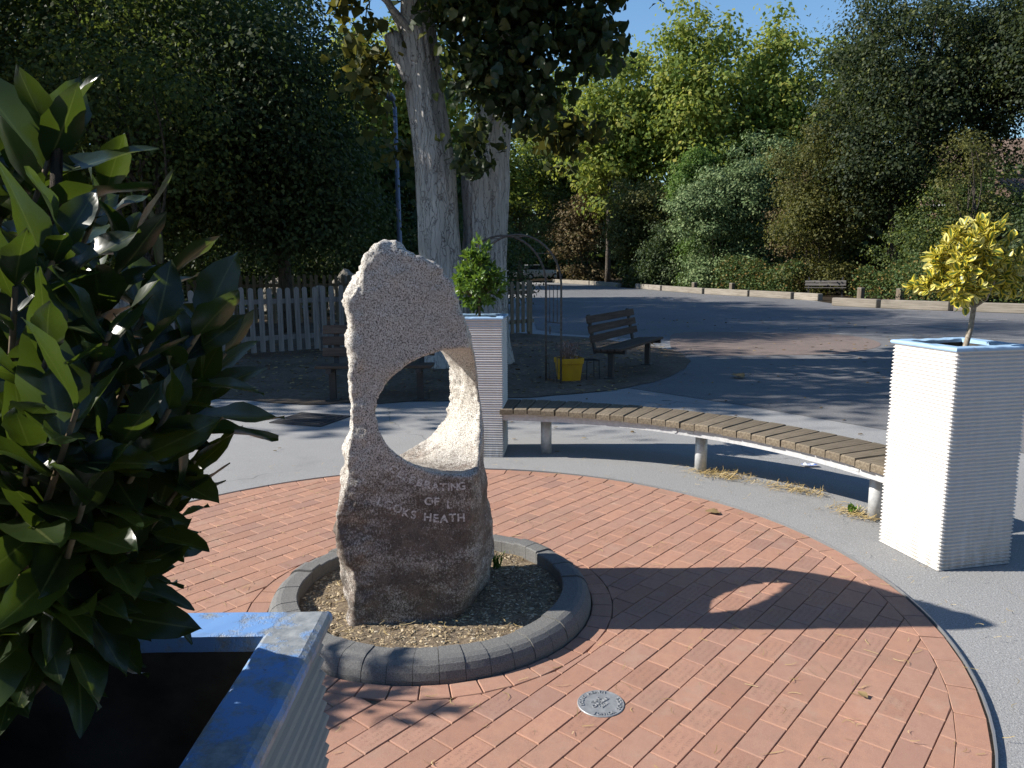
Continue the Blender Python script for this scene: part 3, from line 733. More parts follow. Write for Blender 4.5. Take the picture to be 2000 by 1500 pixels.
# letters: (char, x, z, tilt)
for ch, x, z, rt in (('C', -.512, .737, -.75), ('E', -.484, .715, -.62), ('L', -.462, .698, -.5), ('E', -.435, .686, -.4), ('B', -.404, .672, -.3), ('R', -.371, .661, -.2), ('A', -.336, .652, -.12), ('T', -.303, .648, -.05), ('I', -.279, .646, 0), ('N', -.254, .647, .03), ('G', -.222, .650, .06)):
    letter(ch, x, z, rt, .048)
for ch, x, z, rt in (('O', -.366, .586, -.06), ('F', -.333, .583, -.06), ('L', -.278, .566, -.03)): letter(ch, x, z, rt, .049)
for ch, x, z, rt in (('L', -.575, .593, -.35), ('C', -.541, .578, -.3), ('O', -.501, .558, -.28), ('K', -.468, .538, -.2), ('S', -.434, .527, -.15), ('H', -.373, .513, -.1), ('E', -.337, .507, -.06), ('A', -.302, .503, -.03), ('T', -.265, .506, .03), ('H', -.228, .504, .04)):
    letter(ch, x, z, rt, .051)

# ================================================================== PLANTERS
def make_planter(loc, rz, label, body_mat, rim_mat, size=.45, H=1.178, soil_z=.95, chipped=False):
    t = empty('tall_planter', (loc[0], loc[1], 0), rz, label, 'planter', 'tall corrugated planters round the paving')
    h = size / 2; nw = 58; rim_h = .022; zt = H - rim_h
    rings = []
    for k in range(nw * 6 + 1):
        z = .004 + (zt - .004) * k / (nw * 6); ph = k / 6.0 * 2 * PI
        s = h - .006 + .0042 * math.cos(ph) + .003 * mnoise.noise((z * 5, loc[0], 0)) + .0015 * mnoise.noise((z * 40, loc[0], 7))
        c = .006
        rings.append([(-s + c, -s, z), (s - c, -s, z), (s, -s + c, z), (s, s - c, z), (s - c, s, z), (-s + c, s, z), (-s, s - c, z), (-s, -s + c, z)])
    MB().loft(rings, cap=False).build('body', body_mat, t)
    hi = h - .058
    inn = MB()
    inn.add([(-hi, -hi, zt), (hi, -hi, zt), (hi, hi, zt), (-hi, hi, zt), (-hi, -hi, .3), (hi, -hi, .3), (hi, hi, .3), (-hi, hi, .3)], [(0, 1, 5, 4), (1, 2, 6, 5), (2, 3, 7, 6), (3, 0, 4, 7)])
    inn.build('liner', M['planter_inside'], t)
    so = MB(); ns = 10
    for i in range(ns + 1):
        for j in range(ns + 1):
            x, y = -hi + 2 * hi * i / ns, -hi + 2 * hi * j / ns
            so.v.append((x, y, soil_z + .03 * mnoise.noise((x * 8 + loc[0], y * 8, 0))))
    for i in range(ns):
        for j in range(ns): so.f.append((i * (ns + 1) + j, (i + 1) * (ns + 1) + j, (i + 1) * (ns + 1) + j + 1, i * (ns + 1) + j + 1))
    so.build('compost', M['bed_soil'], t)
    # rim: mitred frame with rounded edge
    rim = MB(); prof = [(h + .002, 0), (h + .006, .006), (h + .006, rim_h - .009), (h + .003, rim_h - .003), (h - .004, rim_h), (hi + .003, rim_h), (hi - .002, rim_h - .003), (hi - .002, 0)]
    nseg = 26; rp = []
    def edge_pts(s):
        o = []
        cs = [(-s, -s), (s, -s), (s, s), (-s, s)]
        for a in range(4):
            p, q = cs[a], cs[(a + 1) % 4]
            for i in range(nseg): o.append((p[0] + (q[0] - p[0]) * i / nseg, p[1] + (q[1] - p[1]) * i / nseg))
        return o
    for (s, z) in prof:
        pts = edge_pts(s)
        rp.append([(x, y, zt + z - (max(0, mnoise.noise((x * 14, y * 14, 4 + loc[0]))) * .010 * (1 if z > .01 else 0) if chipped else .0016 * abs(mnoise.noise((x * 30, y * 30, loc[0]))))) for x, y in pts])
    rim.loft(rp + [rp[0]], cap=False).build('rim', rim_mat, t)
    return t
P_NEAR = Vector((-.459, .665)); P_MID = Vector((-.278, 6.385)); P_RIGHT = Vector((2.395, 4.005))
make_planter(P_NEAR, math.radians(.5), 'weathered blue rimmed grey planter in the near left corner', M['planter_grey'], M['blue_paint'], soil_z=.93)
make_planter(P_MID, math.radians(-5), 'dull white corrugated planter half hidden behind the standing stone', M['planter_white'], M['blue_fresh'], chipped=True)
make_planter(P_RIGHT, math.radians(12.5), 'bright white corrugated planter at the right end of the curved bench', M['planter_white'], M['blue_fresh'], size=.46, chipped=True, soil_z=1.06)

# ================================================================== LEAVES
def leaf_arrays(L, W, kind, seed, rows=7):
    """leaf along +Y, face up +Z; returns verts, quads, uv"""
    r = random.Random(seed); V = []; UV = []; F_ = []
    fold = r.uniform(.12, .35); curl = r.uniform(-.22, .22); wav = r.uniform(.03, .10); ph = r.uniform(0, 6); twist = r.uniform(-.7, .7); sway = r.uniform(-.1, .1)
    for i in range(rows + 1):
        t = i / rows
        if kind == 'bay': w = math.sin(PI * min(1, t ** .92)) ** .8 * (1 if t < .6 else 1 - .12 * (t - .6) / .4)
        elif kind == 'obo': w = math.sin(PI * t ** 1.25) ** .75
        else: w = (math.sin(PI * min(1, .10 + .9 * t) ** .62)) ** .9       # heart
        w = max(w, .02 if 0 < i < rows else .008)
        if kind == 'bay': w *= 1 + .06 * math.sin(t * 23 + ph)
        for s in (-1, -.5, 0, .5, 1):
            x = s * w * W / 2
            z = abs(s) ** 1.7 * w * W / 2 * fold * 1.3 + L * curl * t * t + wav * W * math.sin(t * 11 + ph + s) * abs(s)
            tw_ = twist * t; V.append((x * math.cos(tw_) - z * math.sin(tw_) + sway * L * t * t, t * L, x * math.sin(tw_) + z * math.cos(tw_))); UV.append((.5 + s / 2, t))
    for i in range(rows):
        for s in range(4):
            F_.append((i * 5 + s, i * 5 + s + 1, i * 5 + 5 + s + 1, i * 5 + 5 + s))
    return np.array(V), np.array(F_), np.array(UV)
def frame(d, n):
    d = Vector(d).normalized(); n = Vector(n); n = n - d * n.dot(d)
    if n.length < 1e-4: n = d.orthogonal()
    n.normalize(); x = d.cross(n)
    return Matrix((x, d, n)).transposed()
def leaves_to(parent, placements, variants, mat_obj, mat_mass, name='leaf', limit=300, score=None):
    """placements: (location, 3x3, scale); the first `limit` by score become parts, the rest one mass"""
    order = sorted(range(len(placements)), key=lambda i: -(score(placements[i]) if score else -i))
    mes = []
    for (V, Fc, UV) in variants:
        me = arrays_mesh(name, V, Fc, UV, True); me.materials.append(mat_obj); mes.append(me)
    BV, BF, BU = [], [], []; b = 0
    pl = Vector(parent.location)
    for rank, i in enumerate(order):
        loc, R, s = placements[i]; k = i % len(variants)
        if rank < limit:
            o = bpy.data.objects.new(name, mes[k]); link(o, parent)
            m = R.to_4x4() @ Matrix.Diagonal((s, s, s, 1)); m.translation = loc - pl; o.matrix_local = m
        else:
            V, Fc, UV = variants[k]; Vw = (V * s) @ np.array(R).T + np.array(loc - pl)
            BV.append(Vw); BF.append(Fc + b); BU.append(UV); b += len(V)
    if BV:
        me = arrays_mesh('inner_leaves', np.concatenate(BV), np.concatenate(BF), np.concatenate(BU), True)
        tag(mesh_obj('inner_leaves', me, mat_mass, parent), kind='stuff')
def in_view(p):
    v = Vector(p) - Vector((0, 0, CAM_H)); f = v.dot(_F)
    if f < .05: return -1
    sx, sy = v.dot(_right) / f * 1470, v.dot(_up) / f * 1470
    return 1.0 / f if abs(sx) < 1040 and abs(sy) < 790 else 0.0

# ---- large bay shrub in the near planter
bay = empty('bay_shrub', (P_NEAR.x, P_NEAR.y, .92), 0, 'large dark glossy bay shrub growing in the near left planter', 'shrub')
rs = random.Random(21)
def pxp(px, py, y):      # a point seen at that place in the picture, at distance y
    v = _F * 1470 + _right * (px - 1000) - _up * (py - 750); t = y / v.y
    return Vector((0, 0, CAM_H)) + v * t
stem = MB(); stem_pts = [Vector((P_NEAR.x - .13, P_NEAR.y, .90)), Vector((P_NEAR.x - .09, P_NEAR.y - .01, 1.1)), Vector((P_NEAR.x + .035, P_NEAR.y, 1.42)), pxp(112, 285, .66)]
stem.tube([p - Vector(bay.location) for p in stem_pts], [.012, .010, .008, .0045], 8); stem.build('trunk', M['bark_dark'], bay, True)
shoots = [(112, 262, .66, .13), (20, 330, .70, .1), (205, 380, .72, .08), (255, 470, .66, .12), (120, 470, .58, .1), (30, 560, .55, .1), (330, 540, .70, .12), (395, 640, .64, .14), (440, 690, .70, .14), (300, 655, .60, .12), (215, 650, .56, .12),
          (395, 770, .66, .12), (330, 800, .58, .12), (95, 690, .52, .1), (150, 800, .50, .12), (245, 850, .55, .12), (380, 900, .67, .12), (345, 960, .62, .12), (290, 1010, .70, .12), (60, 880, .52, .12), (170, 960, .52, .12), (255, 1070, .60, .12), (170, 1090, .58, .12), (60, 1060, .56, .12), (215, 1130, .66, .1), (70, 1190, .6, .1), (10, 1230, .62, .1), (130, 1215, .64, .1),  (330, 730, .74, .12), (150, 600, .75, .12), (60, 760, .76, .12), (240, 960, .78, .12),
          (-60, 420, .62, .12), (-120, 600, .6, .12), (-160, 760, .66, .12), (-100, 900, .56, .12), (-180, 1000, .7, .12), (-260, 700, .75, .12), (-220, 500, .72, .12), (-70, 250, .7, .1), (-300, 850, .66, .12), (-120, 1120, .6, .1)]
placements = []
for si, (sx, sy, sy2, ln_) in enumerate(shoots):
    tip = pxp(sx, sy, sy2); zb = max(1.17, tip.z - .22 - .1 * rs.random()); basep = Vector((P_NEAR.x - .06 + .02 * rs.uniform(-1, 1), P_NEAR.y + .02 * rs.uniform(-1, 1), zb))
    f_ = (zb - .7) / .8; midp = basep.lerp(tip, .5) + Vector((0, 0, -.02))
    tw = MB(); P_ = [basep, midp, tip]
    tw.tube([p - Vector(bay.location) for p in P_], [.005, .0035, .002], 6); tw.build('branch', M['twig'], bay, True)
    axd = (tip - midp).normalized(); axd = (axd + Vector((0, 0, .5))).normalized() if sy < 700 else (axd + Vector((0, 0, .12))).normalized()
    nl = rs.randint(13, 16); ang = rs.uniform(0, 6)
    for k in range(nl):
        t = k / (nl - 1); ang += 2.4
        along = (midp.lerp(tip, .15 + .85 * t))
        side = axd.orthogonal().normalized(); side2 = axd.cross(side)
        out = side * math.cos(ang) + side2 * math.sin(ang)
        open_ = math.radians(78 - 52 * t ** 1.5 + rs.uniform(-10, 10))
        d = axd * math.cos(open_) + out * math.sin(open_)
        d = (d + Vector((0, 0, -.28 * (1 - t))) ).normalized()
        n_ = (axd * math.sin(open_) - out * math.cos(open_)) + Vector((rs.uniform(-.25, .25), rs.uniform(-.25, .25), rs.uniform(-.1, .3)))
        s = (.058 + .042 * rs.random()) * (1.0 if t < .8 else .75) * (1.3 if si == 0 else 1.0)
        placements.append((along, frame(d, n_), s))
bay_var = [leaf_arrays(1.0, .35 + .016 * k, 'bay', 40 + k, 12) for k in range(9)]
placements = [p for p in placements if (p[0] + p[1] @ Vector((0, p[2], 0))).z > 1.225 and p[0].z > 1.235]
leaves_to(bay, placements, bay_var, M['bay'], M['bay_mass'], score=lambda p: in_view(p[0]))

def crown_shrub(root, cen, rads, n, variants, L, mo, mm, seed, cone=False, lumps=0, limit=300):
    r = random.Random(seed); pl = []
    tips = []
    ntip = n // 7
    for i in range(ntip):
        while True:
            d = Vector((r.gauss(0, 1), r.gauss(0, 1), r.gauss(0, 1))).normalized()
            rr_ = r.uniform(.55, 1.0) if i % 4 else r.uniform(.2, .6)
            p = Vector((d.x * rads[0], d.y * rads[1], d.z * rads[2])) * rr_
            if cone:
                hz = (p.z + rads[2]) / (2 * rads[2])
                lim = 1.0 - .80 * max(0, hz - .35) / .65
                if Vector((p.x / rads[0], p.y / rads[1])).length > lim: continue
            if lumps:
                if rr_ > .72 and mnoise.noise(d * 2.2 + Vector((seed, 0, 0))) < -.05: continue
            break
        tips.append((cen + p, (d + Vector((0, 0, .55))).normalized()))
    for (tp, axd) in tips:
        a = r.uniform(0, 6)
        for k in range(7):
            a += 2.4; t = k / 6
            side = axd.orthogonal().normalized(); s2_ = axd.cross(side); out = side * math.cos(a) + s2_ * math.sin(a)
            op = math.radians(72 - 48 * t + r.uniform(-12, 12)); d = axd * math.cos(op) + out * math.sin(op)
            n_ = axd * math.sin(op) - out * math.cos(op) + Vector((r.uniform(-.3, .3), r.uniform(-.3, .3), r.uniform(-.2, .3)))
            pl.append((tp - axd * (L * .5 * (1 - t)), frame(d, n_), L * r.uniform(.65, 1.15)))
    # twigs
    tw = MB()
    for (tp, axd) in tips[::3]:
        b0 = Vector((cen.x, cen.y, cen.z - rads[2] * .75))
        tw.tube([b0 - Vector(root.location), (b0.lerp(tp, .55) + Vector((0, 0, .02))) - Vector(root.location), tp - Vector(root.location)], [.0045, .003, .0018], 5)
    tag(tw.build('branches', M['twig'], root), kind='stuff')
    leaves_to(root, pl, variants, mo, mm, limit=limit, score=lambda p: -p[0].y)
# ---- small clipped bay in the middle planter
sb = empty('small_bay_tree', (P_MID.x, P_MID.y, .95), 0, 'small conical bay tree growing in the middle planter', 'shrub')
MB().tube([(0, 0, 0), (.008, 0, .2), (0, .01, .5)], [.013, .012, .008], 8).build('trunk', M['twig'], sb, True)
crown_shrub(sb, Vector((P_MID.x + .005, P_MID.y, 1.515)), (.235, .235, .31), 1250, [leaf_arrays(1, .42, 'bay', 60 + k, 5) for k in range(4)], .070, M['sbay'], M['sbay_mass'], 5, cone=True)
# ---- fourth planter and shrub, just outside the left edge; their shadow falls on the ring kerb
P_LEFT = Vector((-3.45, 2.62))
make_planter(P_LEFT, math.radians(4), 'grey planter just outside the left edge of the picture', M['planter_grey'], M['blue_paint'])
lb = empty('bay_shrub', (P_LEFT.x, P_LEFT.y, .95), 0, 'bay shrub in the planter outside the left edge', 'shrub')
MB().tube([(0, 0, 0), (.01, 0, .3), (0, .01, .7)], [.014, .012, .007], 8).build('trunk', M['twig'], lb, True)
crown_shrub(lb, Vector((P_LEFT.x, P_LEFT.y + .03, 1.68)), (.27, .22, .44), 330, [leaf_arrays(1, .36, 'bay', 160 + k, 7) for k in range(4)], .10, M['bay'], M['bay_mass'], 15, limit=0)
# ---- variegated standard in the right planter
eu = empty('variegated_shrub', (P_RIGHT.x + .03, P_RIGHT.y, 1.06), 0, 'yellow variegated shrub on a bare stem in the white planter', 'shrub')
MB().tube([(0, 0, -.02), (.0, 0, .08), (.022, 0, .2), (.03, 0, .33), (.028, 0, .48)], [.017, .015, .0135, .0125, .008], 8).build('trunk', M['stem_pale'], eu, True)
for e in ((-.13, -.04, .40), (.12, .05, .42), (.05, -.12, .44), (-.05, .1, .44)):
    MB().tube([(.028, 0, .30), (.028 + e[0] * .5, e[1] * .5, .345), e], [.007, .005, .003], 6).build('branch', M['stem_pale'], eu, True)
cb = Vector((P_RIGHT.x + .03, P_RIGHT.y, 0))
evar = [leaf_arrays(1, .38 + .03 * k, 'obo', 80 + k, 6) for k in range(7)]
class _Sub: pass
pl_all = []
def lump(c, rad, n, seed):
    r = random.Random(seed)
    for i in range(n // 6):
        d = Vector((r.gauss(0, 1), r.gauss(0, 1), r.gauss(0, 1))).normalized(); p = c + Vector((d.x * rad[0], d.y * rad[1], d.z * rad[2])) * (r.uniform(.6, 1.0) if i % 4 else r.uniform(.2, .6))
        axd = (d + Vector((0, 0, .45))).normalized(); a = r.uniform(0, 6)
        for k in range(6):
            a += 2.4; t = k / 5; side = axd.orthogonal().normalized(); s2_ = axd.cross(side); out = side * math.cos(a) + s2_ * math.sin(a)
            op = math.radians(76 - 50 * t + r.uniform(-12, 12)); dd = axd * math.cos(op) + out * math.sin(op)
            n_ = axd * math.sin(op) - out * math.cos(op) + Vector((r.uniform(-.3, .3), r.uniform(-.3, .3), r.uniform(-.2, .3)))
            pl_all.append((p - axd * .02 * (1 - t), frame(dd, n_), .060 * r.uniform(.5, 1.25)))
lump(cb + Vector((-.03, 0, 1.60)), (.20, .18, .19), 900, 1); lump(cb + Vector((.22, .03, 1.56)), (.17, .15, .15), 480, 2)
lump(cb + Vector((-.27, -.02, 1.50)), (.06, .05, .04), 48, 3); lump(cb + Vector((-.10, -.05, 1.47)), (.19, .14, .085), 330, 4); lump(cb + Vector((.06, 0, 1.76)), (.09, .08, .06), 90, 5)
leaves_to(eu, pl_all, evar, M['euo'], M['euo_mass'], score=lambda p: -p[0].y if in_view(p[0]) > 0 else -99)

# ================================================================== CURVED BENCH
cbn = empty('curved_bench', (DC.x, DC.y, 0), 0, 'long curved bench of weathered slats on galvanised posts beyond the paving', 'bench')
R0, R1, ZT, TH = 2.74, 3.20, .42, .048
step = math.radians(2.42); a_from, nsl = math.radians(81.6), 27
sl = MB(); hw = step / 2
c0 = (R0 + R1) / 2
def arc_ring(s_, z, rin, rout, sh=1.0):
    g_ = .0035
    return [(r * math.cos(s_ * hw) - c0, r * math.sin(s_ * hw) - s_ * g_ * sh, z) for r in (rin, rin + .006, rout - .006, rout)]
prof = []
for s_, sh in ((-1, 1), (1, 1)):
    prof.append(s_)
vs = []
for (z, e, ins) in ((ZT - TH, 0, 0), (ZT - .008, 0, 0), (ZT, .007, .006)):
    for (r, s_) in ((R0 + e, -1), (R1 - e, -1), (R1 - e, 1), (R0 + e, 1)):
        vs.append((r * math.cos(s_ * hw) - c0, r * math.sin(s_ * hw) - s_ * (.0035 + ins), z))
fs = [(3, 2, 1, 0), (8, 9, 10, 11)] + [(k * 4 + i, k * 4 + (i + 1) % 4, k * 4 + 4 + (i + 1) % 4, k * 4 + 4 + i) for k in (0, 1) for i in range(4)]
slat_me = MB().add(vs, fs).mesh('slat'); slat_me.materials.append(M['slat'])
for k in range(nsl):
    a = a_from - k * step
    o = bpy.data.objects.new('slat', slat_me); link(o, cbn)
    o.location = (c0 * math.cos(a), c0 * math.sin(a), random.uniform(-.003, .003)); o.rotation_euler = (random.gauss(0, .006), random.gauss(0, .004), a)
def bench_rail(r0, r1, z0, z1, name):
    m = MB(); rr = []
    for k in range(61):
        a = a_from + step * .5 - (nsl * step) * k / 60
        rr.append([(r * math.cos(a), r * math.sin(a), z) for r, z in ((r0, z0), (r1, z0), (r1, z1), (r0, z1))])
    m.loft(rr); m.build(name, M['galv'], cbn)
bench_rail(R0 + .035, R0 + .043, .315, ZT - TH - .002, 'front_rail'); bench_rail(R1 - .05, R1 - .042, .315, ZT - TH - .002, 'rear_rail')
for a in (75.6, 49.9, 22.8):
    a = math.radians(a); cx, cy = 2.97 * math.cos(a), 2.97 * math.sin(a)
    MB().tube([(cx, cy, .0), (cx, cy, .33)], .046, 20).build('post', M['galv'], cbn, True)
    q = MB(); q.box((cx, cy, .345), (.40, .06, .02), a); q.build('bracket', M['galv'], cbn)
a = math.radians(52.5); pc = MB(); rp2 = R0 + .034
pc.tube([(rp2 * math.cos(a), rp2 * math.sin(a), .343), ((rp2 - .006) * math.cos(a), (rp2 - .006) * math.sin(a), .343)], .02, 20)
me = pc.mesh('name_plate'); o = mesh_obj('name_plate', me, M['galv'], cbn)

# straw, needles and leaf litter
r = np.random.default_rng(11)
def blob_positions(specs, z=.006):
    out = []
    for (cx, cy, sx, sy, n_, rot) in specs:
        p = r.normal(0, 1, (n_, 2)) * (sx, sy); ca, sa = math.cos(rot), math.sin(rot)
        out.append(np.stack([cx + p[:, 0] * ca - p[:, 1] * sa, cy + p[:, 0] * sa + p[:, 1] * ca, np.full(n_, z) + np.abs(r.normal(0, .006, n_))], 1))
    return np.concatenate(out)
for lab, spec in (('dry straw heap around the middle bench post', [(1.58, 5.55, .14, .06, 420, -.6)]), ('dry straw heap between the middle and right bench posts', [(2.0, 5.17, .12, .05, 260, -.75)]), ('dry straw heap at the foot of the right bench post', [(2.2, 4.62, .09, .05, 240, -.9)])):
    pos = blob_positions(spec)
    Vs, Fs = straws(len(pos), .075, .0028, pos, len(lab), .4, .010)
    tag(mesh_obj('straw_heap', arrays_mesh('straw_heap', Vs, Fs), M['straw']), lab, 'straw', kind='stuff')
# needles and twigs strewn over the paving and asphalt
pos = np.concatenate([np.stack([DC.x + (ra := 2.9 * np.sqrt(r.uniform(.08, 1, 1000))) * np.cos(qa := r.uniform(0, 2 * PI, 1000)), DC.y + ra * np.sin(qa), np.full(1000, .017)], 1)])
keep = np.hypot(pos[:, 0] - RC.x, pos[:, 1] - RC.y) > RO + .02; pos = pos[keep]
Vs, Fs = straws(len(pos), .050, .0021, pos, 5, .5, .003)
tag(mesh_obj('fallen_needles', arrays_mesh('fallen_needles', Vs, Fs), M['straw']), 'pale dry needles strewn over the red bricks', 'needles', kind='stuff')
pos = np.stack([r.uniform(-.9, .35, 260) + RC.x * 0, r.uniform(2.95, 4.0, 260), np.full(260, .06)], 1)
keep = np.hypot(pos[:, 0] - RC.x, pos[:, 1] - RC.y) < RI - .03; pos = pos[keep]
Vs, Fs = straws(len(pos), .07, .0018, pos, 6, .4, .004)
tag(mesh_obj('bed_straws', arrays_mesh('bed_straws', Vs, Fs), M['straw']), 'dry straws lying on the soil inside the ring kerb', 'straw', kind='stuff')
# fallen leaves under the tree and on the tarmac
def leaf_litter(n, xr, yr, size, z, name, label, seed, fn=None):
    rr = np.random.default_rng(seed); x = rr.uniform(*xr, n); y = rr.uniform(*yr, n)
    if fn is not None:
        k = fn(x, y); x, y = x[k], y[k]
    Vs, Fs = chips(len(x), size, .35, np.stack([x, y, np.full(len(x), z)], 1), seed)
    tag(mesh_obj(name, arrays_mesh(name, Vs, Fs), M['litter']), label, 'leaves', kind='stuff')
leaf_litter(4200, (-7, 3), (8.9, 16), .028, .014, 'leaf_litter', 'fallen brown leaves on the bare soil under the tree', 31, lambda x, y: (y > 9.2) & (x < 1.2 + (y - 9.2) * .4))
leaf_litter(520, (-4, 9), (6.2, 22), .03, .012, 'stray_leaves', 'stray dry leaves scattered on the asphalt', 32)
leaf_litter(4200, (0, 17), (0, 1), .03, .02, 'kerb_leaves', 'brown leaves drifted along the timber kerb', 33) if False else None
# one curled leaf and a wrapper
lv, lf, lu = leaf_arrays(.16, .11, 'bay', 99, 6)
for (x, y, rz, s, lab) in ((1.30, 2.55, .4, .28, 'small dark curled leaf lying on the bricks near the right edge'), (1.33, 4.62, 1.2, .62, 'pale dry maple leaf lying on the bricks near the bench'), (3.2, 10.3, 0.3, 1.6, 'brown dead leaf lying alone on the shaded playground')):
    me = arrays_mesh('fallen_leaf', lv, lf, lu, True); o = mesh_obj('fallen_leaf', me, M['litter'], None, (x, y, .02)); o.rotation_euler = (.2, .1, rz); o.scale = (s, s, s)
    tag(o, lab, 'leaf')
w = MB()
for i in range(7):
    for j in range(4): w.v.append((-.06 + .02 * i, -.025 + .017 * j, .012 + .02 * abs(mnoise.noise((i * .7, j * .9, 3)))))
for i in range(6):
    for j in range(3): w.f.append((i * 4 + j, i * 4 + 4 + j, i * 4 + 5 + j, i * 4 + 1 + j))
o = w.build('sweet_wrapper', M['wrapper'], None, False, (2.35, 5.79, .005)); tag(o, 'crumpled blue and white wrapper on the asphalt under the bench', 'wrapper')
# tufts of weeds
def tuft(loc, n, h, label, seed, broad=False):
    rr = random.Random(seed); m = MB()
    for i in range(n):
        a = rr.uniform(0, 2 * PI); le = h * rr.uniform(.5, 1.1); sp_ = rr.uniform(.1, .8); w_ = .004 if not broad else .014
        b0 = Vector((rr.uniform(-.02, .02), rr.uniform(-.02, .02), 0)); d = Vector((math.cos(a), math.sin(a), 0)); sd = Vector((-d.y, d.x, 0)) * w_
        p1 = b0 + d * le * sp_ * .4 + Vector((0, 0, le * .6)); p2 = b0 + d * le * sp_ + Vector((0, 0, le * .85))
        m.add([b0 - sd * .6, b0 + sd * .6, p1 + sd, p1 - sd, p2], [(0, 1, 2, 3), (3, 2, 4)])
    tag(m.build('weed_tuft', M['f_grass'], None, False, loc), label, 'weeds', kind='thing')
tuft((-.09, 3.74, .035), 34, .09, 'bright green grass tuft at the back foot of the standing stone', 3)
tuft((2.19, 4.66, .0), 16, .07, 'small green weed beside the right bench post', 4, True)

# ================================================================== PARK BENCHES
def park_bench(loc, rz, width, mat, label, detail=True, nback=3, legm=None):
    """faces -Y in its own frame"""
    t = empty('park_bench', loc, rz, label, 'bench', 'slatted park benches')
    legm = legm or M['dark_steel']
    for i in range(4): MB().box((0, -.33 + .105 * i, .43 - .006 * i), (width, .092, .035), bev=.005).build('seat_slat', mat, t)
    for i in range(nback):
        z = .56 + .135 * i; y = .075 + .03 * i
        Mx = Matrix.Translation((0, y, z)) @ Matrix.Rotation(math.radians(-12), 4, 'X')
        MB().box((0, 0, 0), (width, .03, .105), bev=.005, M=Mx).build('back_slat', mat, t)
    for s in (-1, 1):
        x = s * (width / 2 - .16)
        MB().box((x, -.17, .385), (.06, .42, .05)).build('seat_bearer', legm, t)
        MB().box((x, -.17, .185), (.075, .075, .37)).build('leg', legm, t)
        Mx = Matrix.Translation((x, .125, .62)) @ Matrix.Rotation(math.radians(-12), 4, 'X')
        MB().box((0, 0, 0), (.06, .035, .56), M=Mx).build('back_support', legm, t)
        MB().box((x, -.17, .012), (.16, .16, .024)).build('foot_plate', legm, t)
    return t
park_bench((-1.62, 9.05, 0), math.radians(1), 1.36, M['bench_dark'], 'dark slatted bench behind the standing stone in front of the picket fence')
park_bench((1.62, 11.23, 0), math.radians(62), 1.95, M['bench_dark'], 'dark slatted bench seen from behind beside the yellow pot')
park_bench((14.45, 34.9, 0), math.radians(-22), 1.75, M['bench_grey'], 'grey slatted bench set in the gap of the timber kerb', nback=2)
park_bench((8.6, 52.5, 0), math.radians(-10), 1.6, M['bench_grey'], 'farthest small bench in the shade under the bushes', nback=2)

# ================================================================== PICKET FENCES
pk = MB(); w_ = .088; pts = [(-w_ / 2, 0), (w_ / 2, 0)] + [(w_ / 2 * math.cos(a), 1.075 + w_ / 2 * math.sin(a)) for a in [PI * i / 8 for i in range(9)]]
nn_ = len(pts); pk.loft([[(x, -.010, z) for x, z in pts], [(x, .010, z) for x, z in pts]]); picket_me = pk.mesh('picket')
def fence(a, b, mat, label, pitch=.165, h=1.0, posts=1.65, gap=None):
    a = Vector((*a, 0)); b = Vector((*b, 0)); L = (b - a).length; ang = math.atan2(b.y - a.y, b.x - a.x)
    t = empty('picket_fence', a, ang, label, 'fence', 'picket fences by the tree')
    me = picket_me.copy(); me.materials.append(mat)
    for k in range(int(L / pitch)):
        x = pitch * (k + .5)
        if gap and gap[0] < x < gap[1]: continue
        o = bpy.data.objects.new('picket', me); link(o, t); o.location = (x, -.035, .06 + random.uniform(-.012, .012)); o.scale = (1, 1, h * random.uniform(.985, 1.01)); o.rotation_euler = (0, random.gauss(0, .010), random.gauss(0, .02))
    for z in (.30, .93): MB().box((L / 2, 0, z * h), (L, .04, .085)).build('rail', mat, t)
    for k in range(int(L / posts) + 1): MB().box((min(L - .05, .05 + k * posts), .065, .59 * h), (.09, .09, 1.18 * h), bev=.006).build('post', mat, t)
    return t
fence((-9.1, 10.45), (-2.2, 15.0), M['picket'], 'pale grey picket fence running behind the bench and the stone', h=1.04)
fence((-2.05, 15.1), (.50, 17.35), M['picket_old'], 'short run of brown picket fence to the right of the tree trunk', h=1.04)
fence((-10.5, 19.5), (-2.6, 21.2), M['picket_old'], 'old brown picket fence further back under the dark trees', h=1.15)

# ================================================================== ARCH
arch = empty('garden_arch', (-.03, 10.0, 0), 0, 'rusty metal garden arch standing in front of the trunk', 'arch')
A_R, A_L = Vector((.69, .03, 0)), Vector((-.47, -.06, 0)); DEP = Vector((-.19, .27, 0))
def hoop(offs, name):
    pts = [A_R + offs, A_R + offs + Vector((0, 0, .7)), A_R + offs + Vector((0, 0, 1.32))]
    cen = (A_R + A_L) / 2 + offs
    for k in range(1, 24):
        q = PI * k / 24; pts.append(cen + (A_R - A_L) / 2 * math.cos(q) + Vector((0, 0, 1.32 + .66 * math.sin(q))))
    pts += [A_L + offs + Vector((0, 0, 1.32)), A_L + offs + Vector((0, 0, .7)), A_L + offs]
    MB().tube(pts, .014, 8).build(name, M['rusty'], arch, True)
a = Mat('rusty_tube', .75, .3, .2); a.color(a.ramp(a.noise(30, 4), [(.3, (.08, .066, .056)), (.7, (.17, .145, .125))])); M['rusty'] = a.m
hoop(Vector((0, 0, 0)), 'hoop'); hoop(DEP, 'hoop')
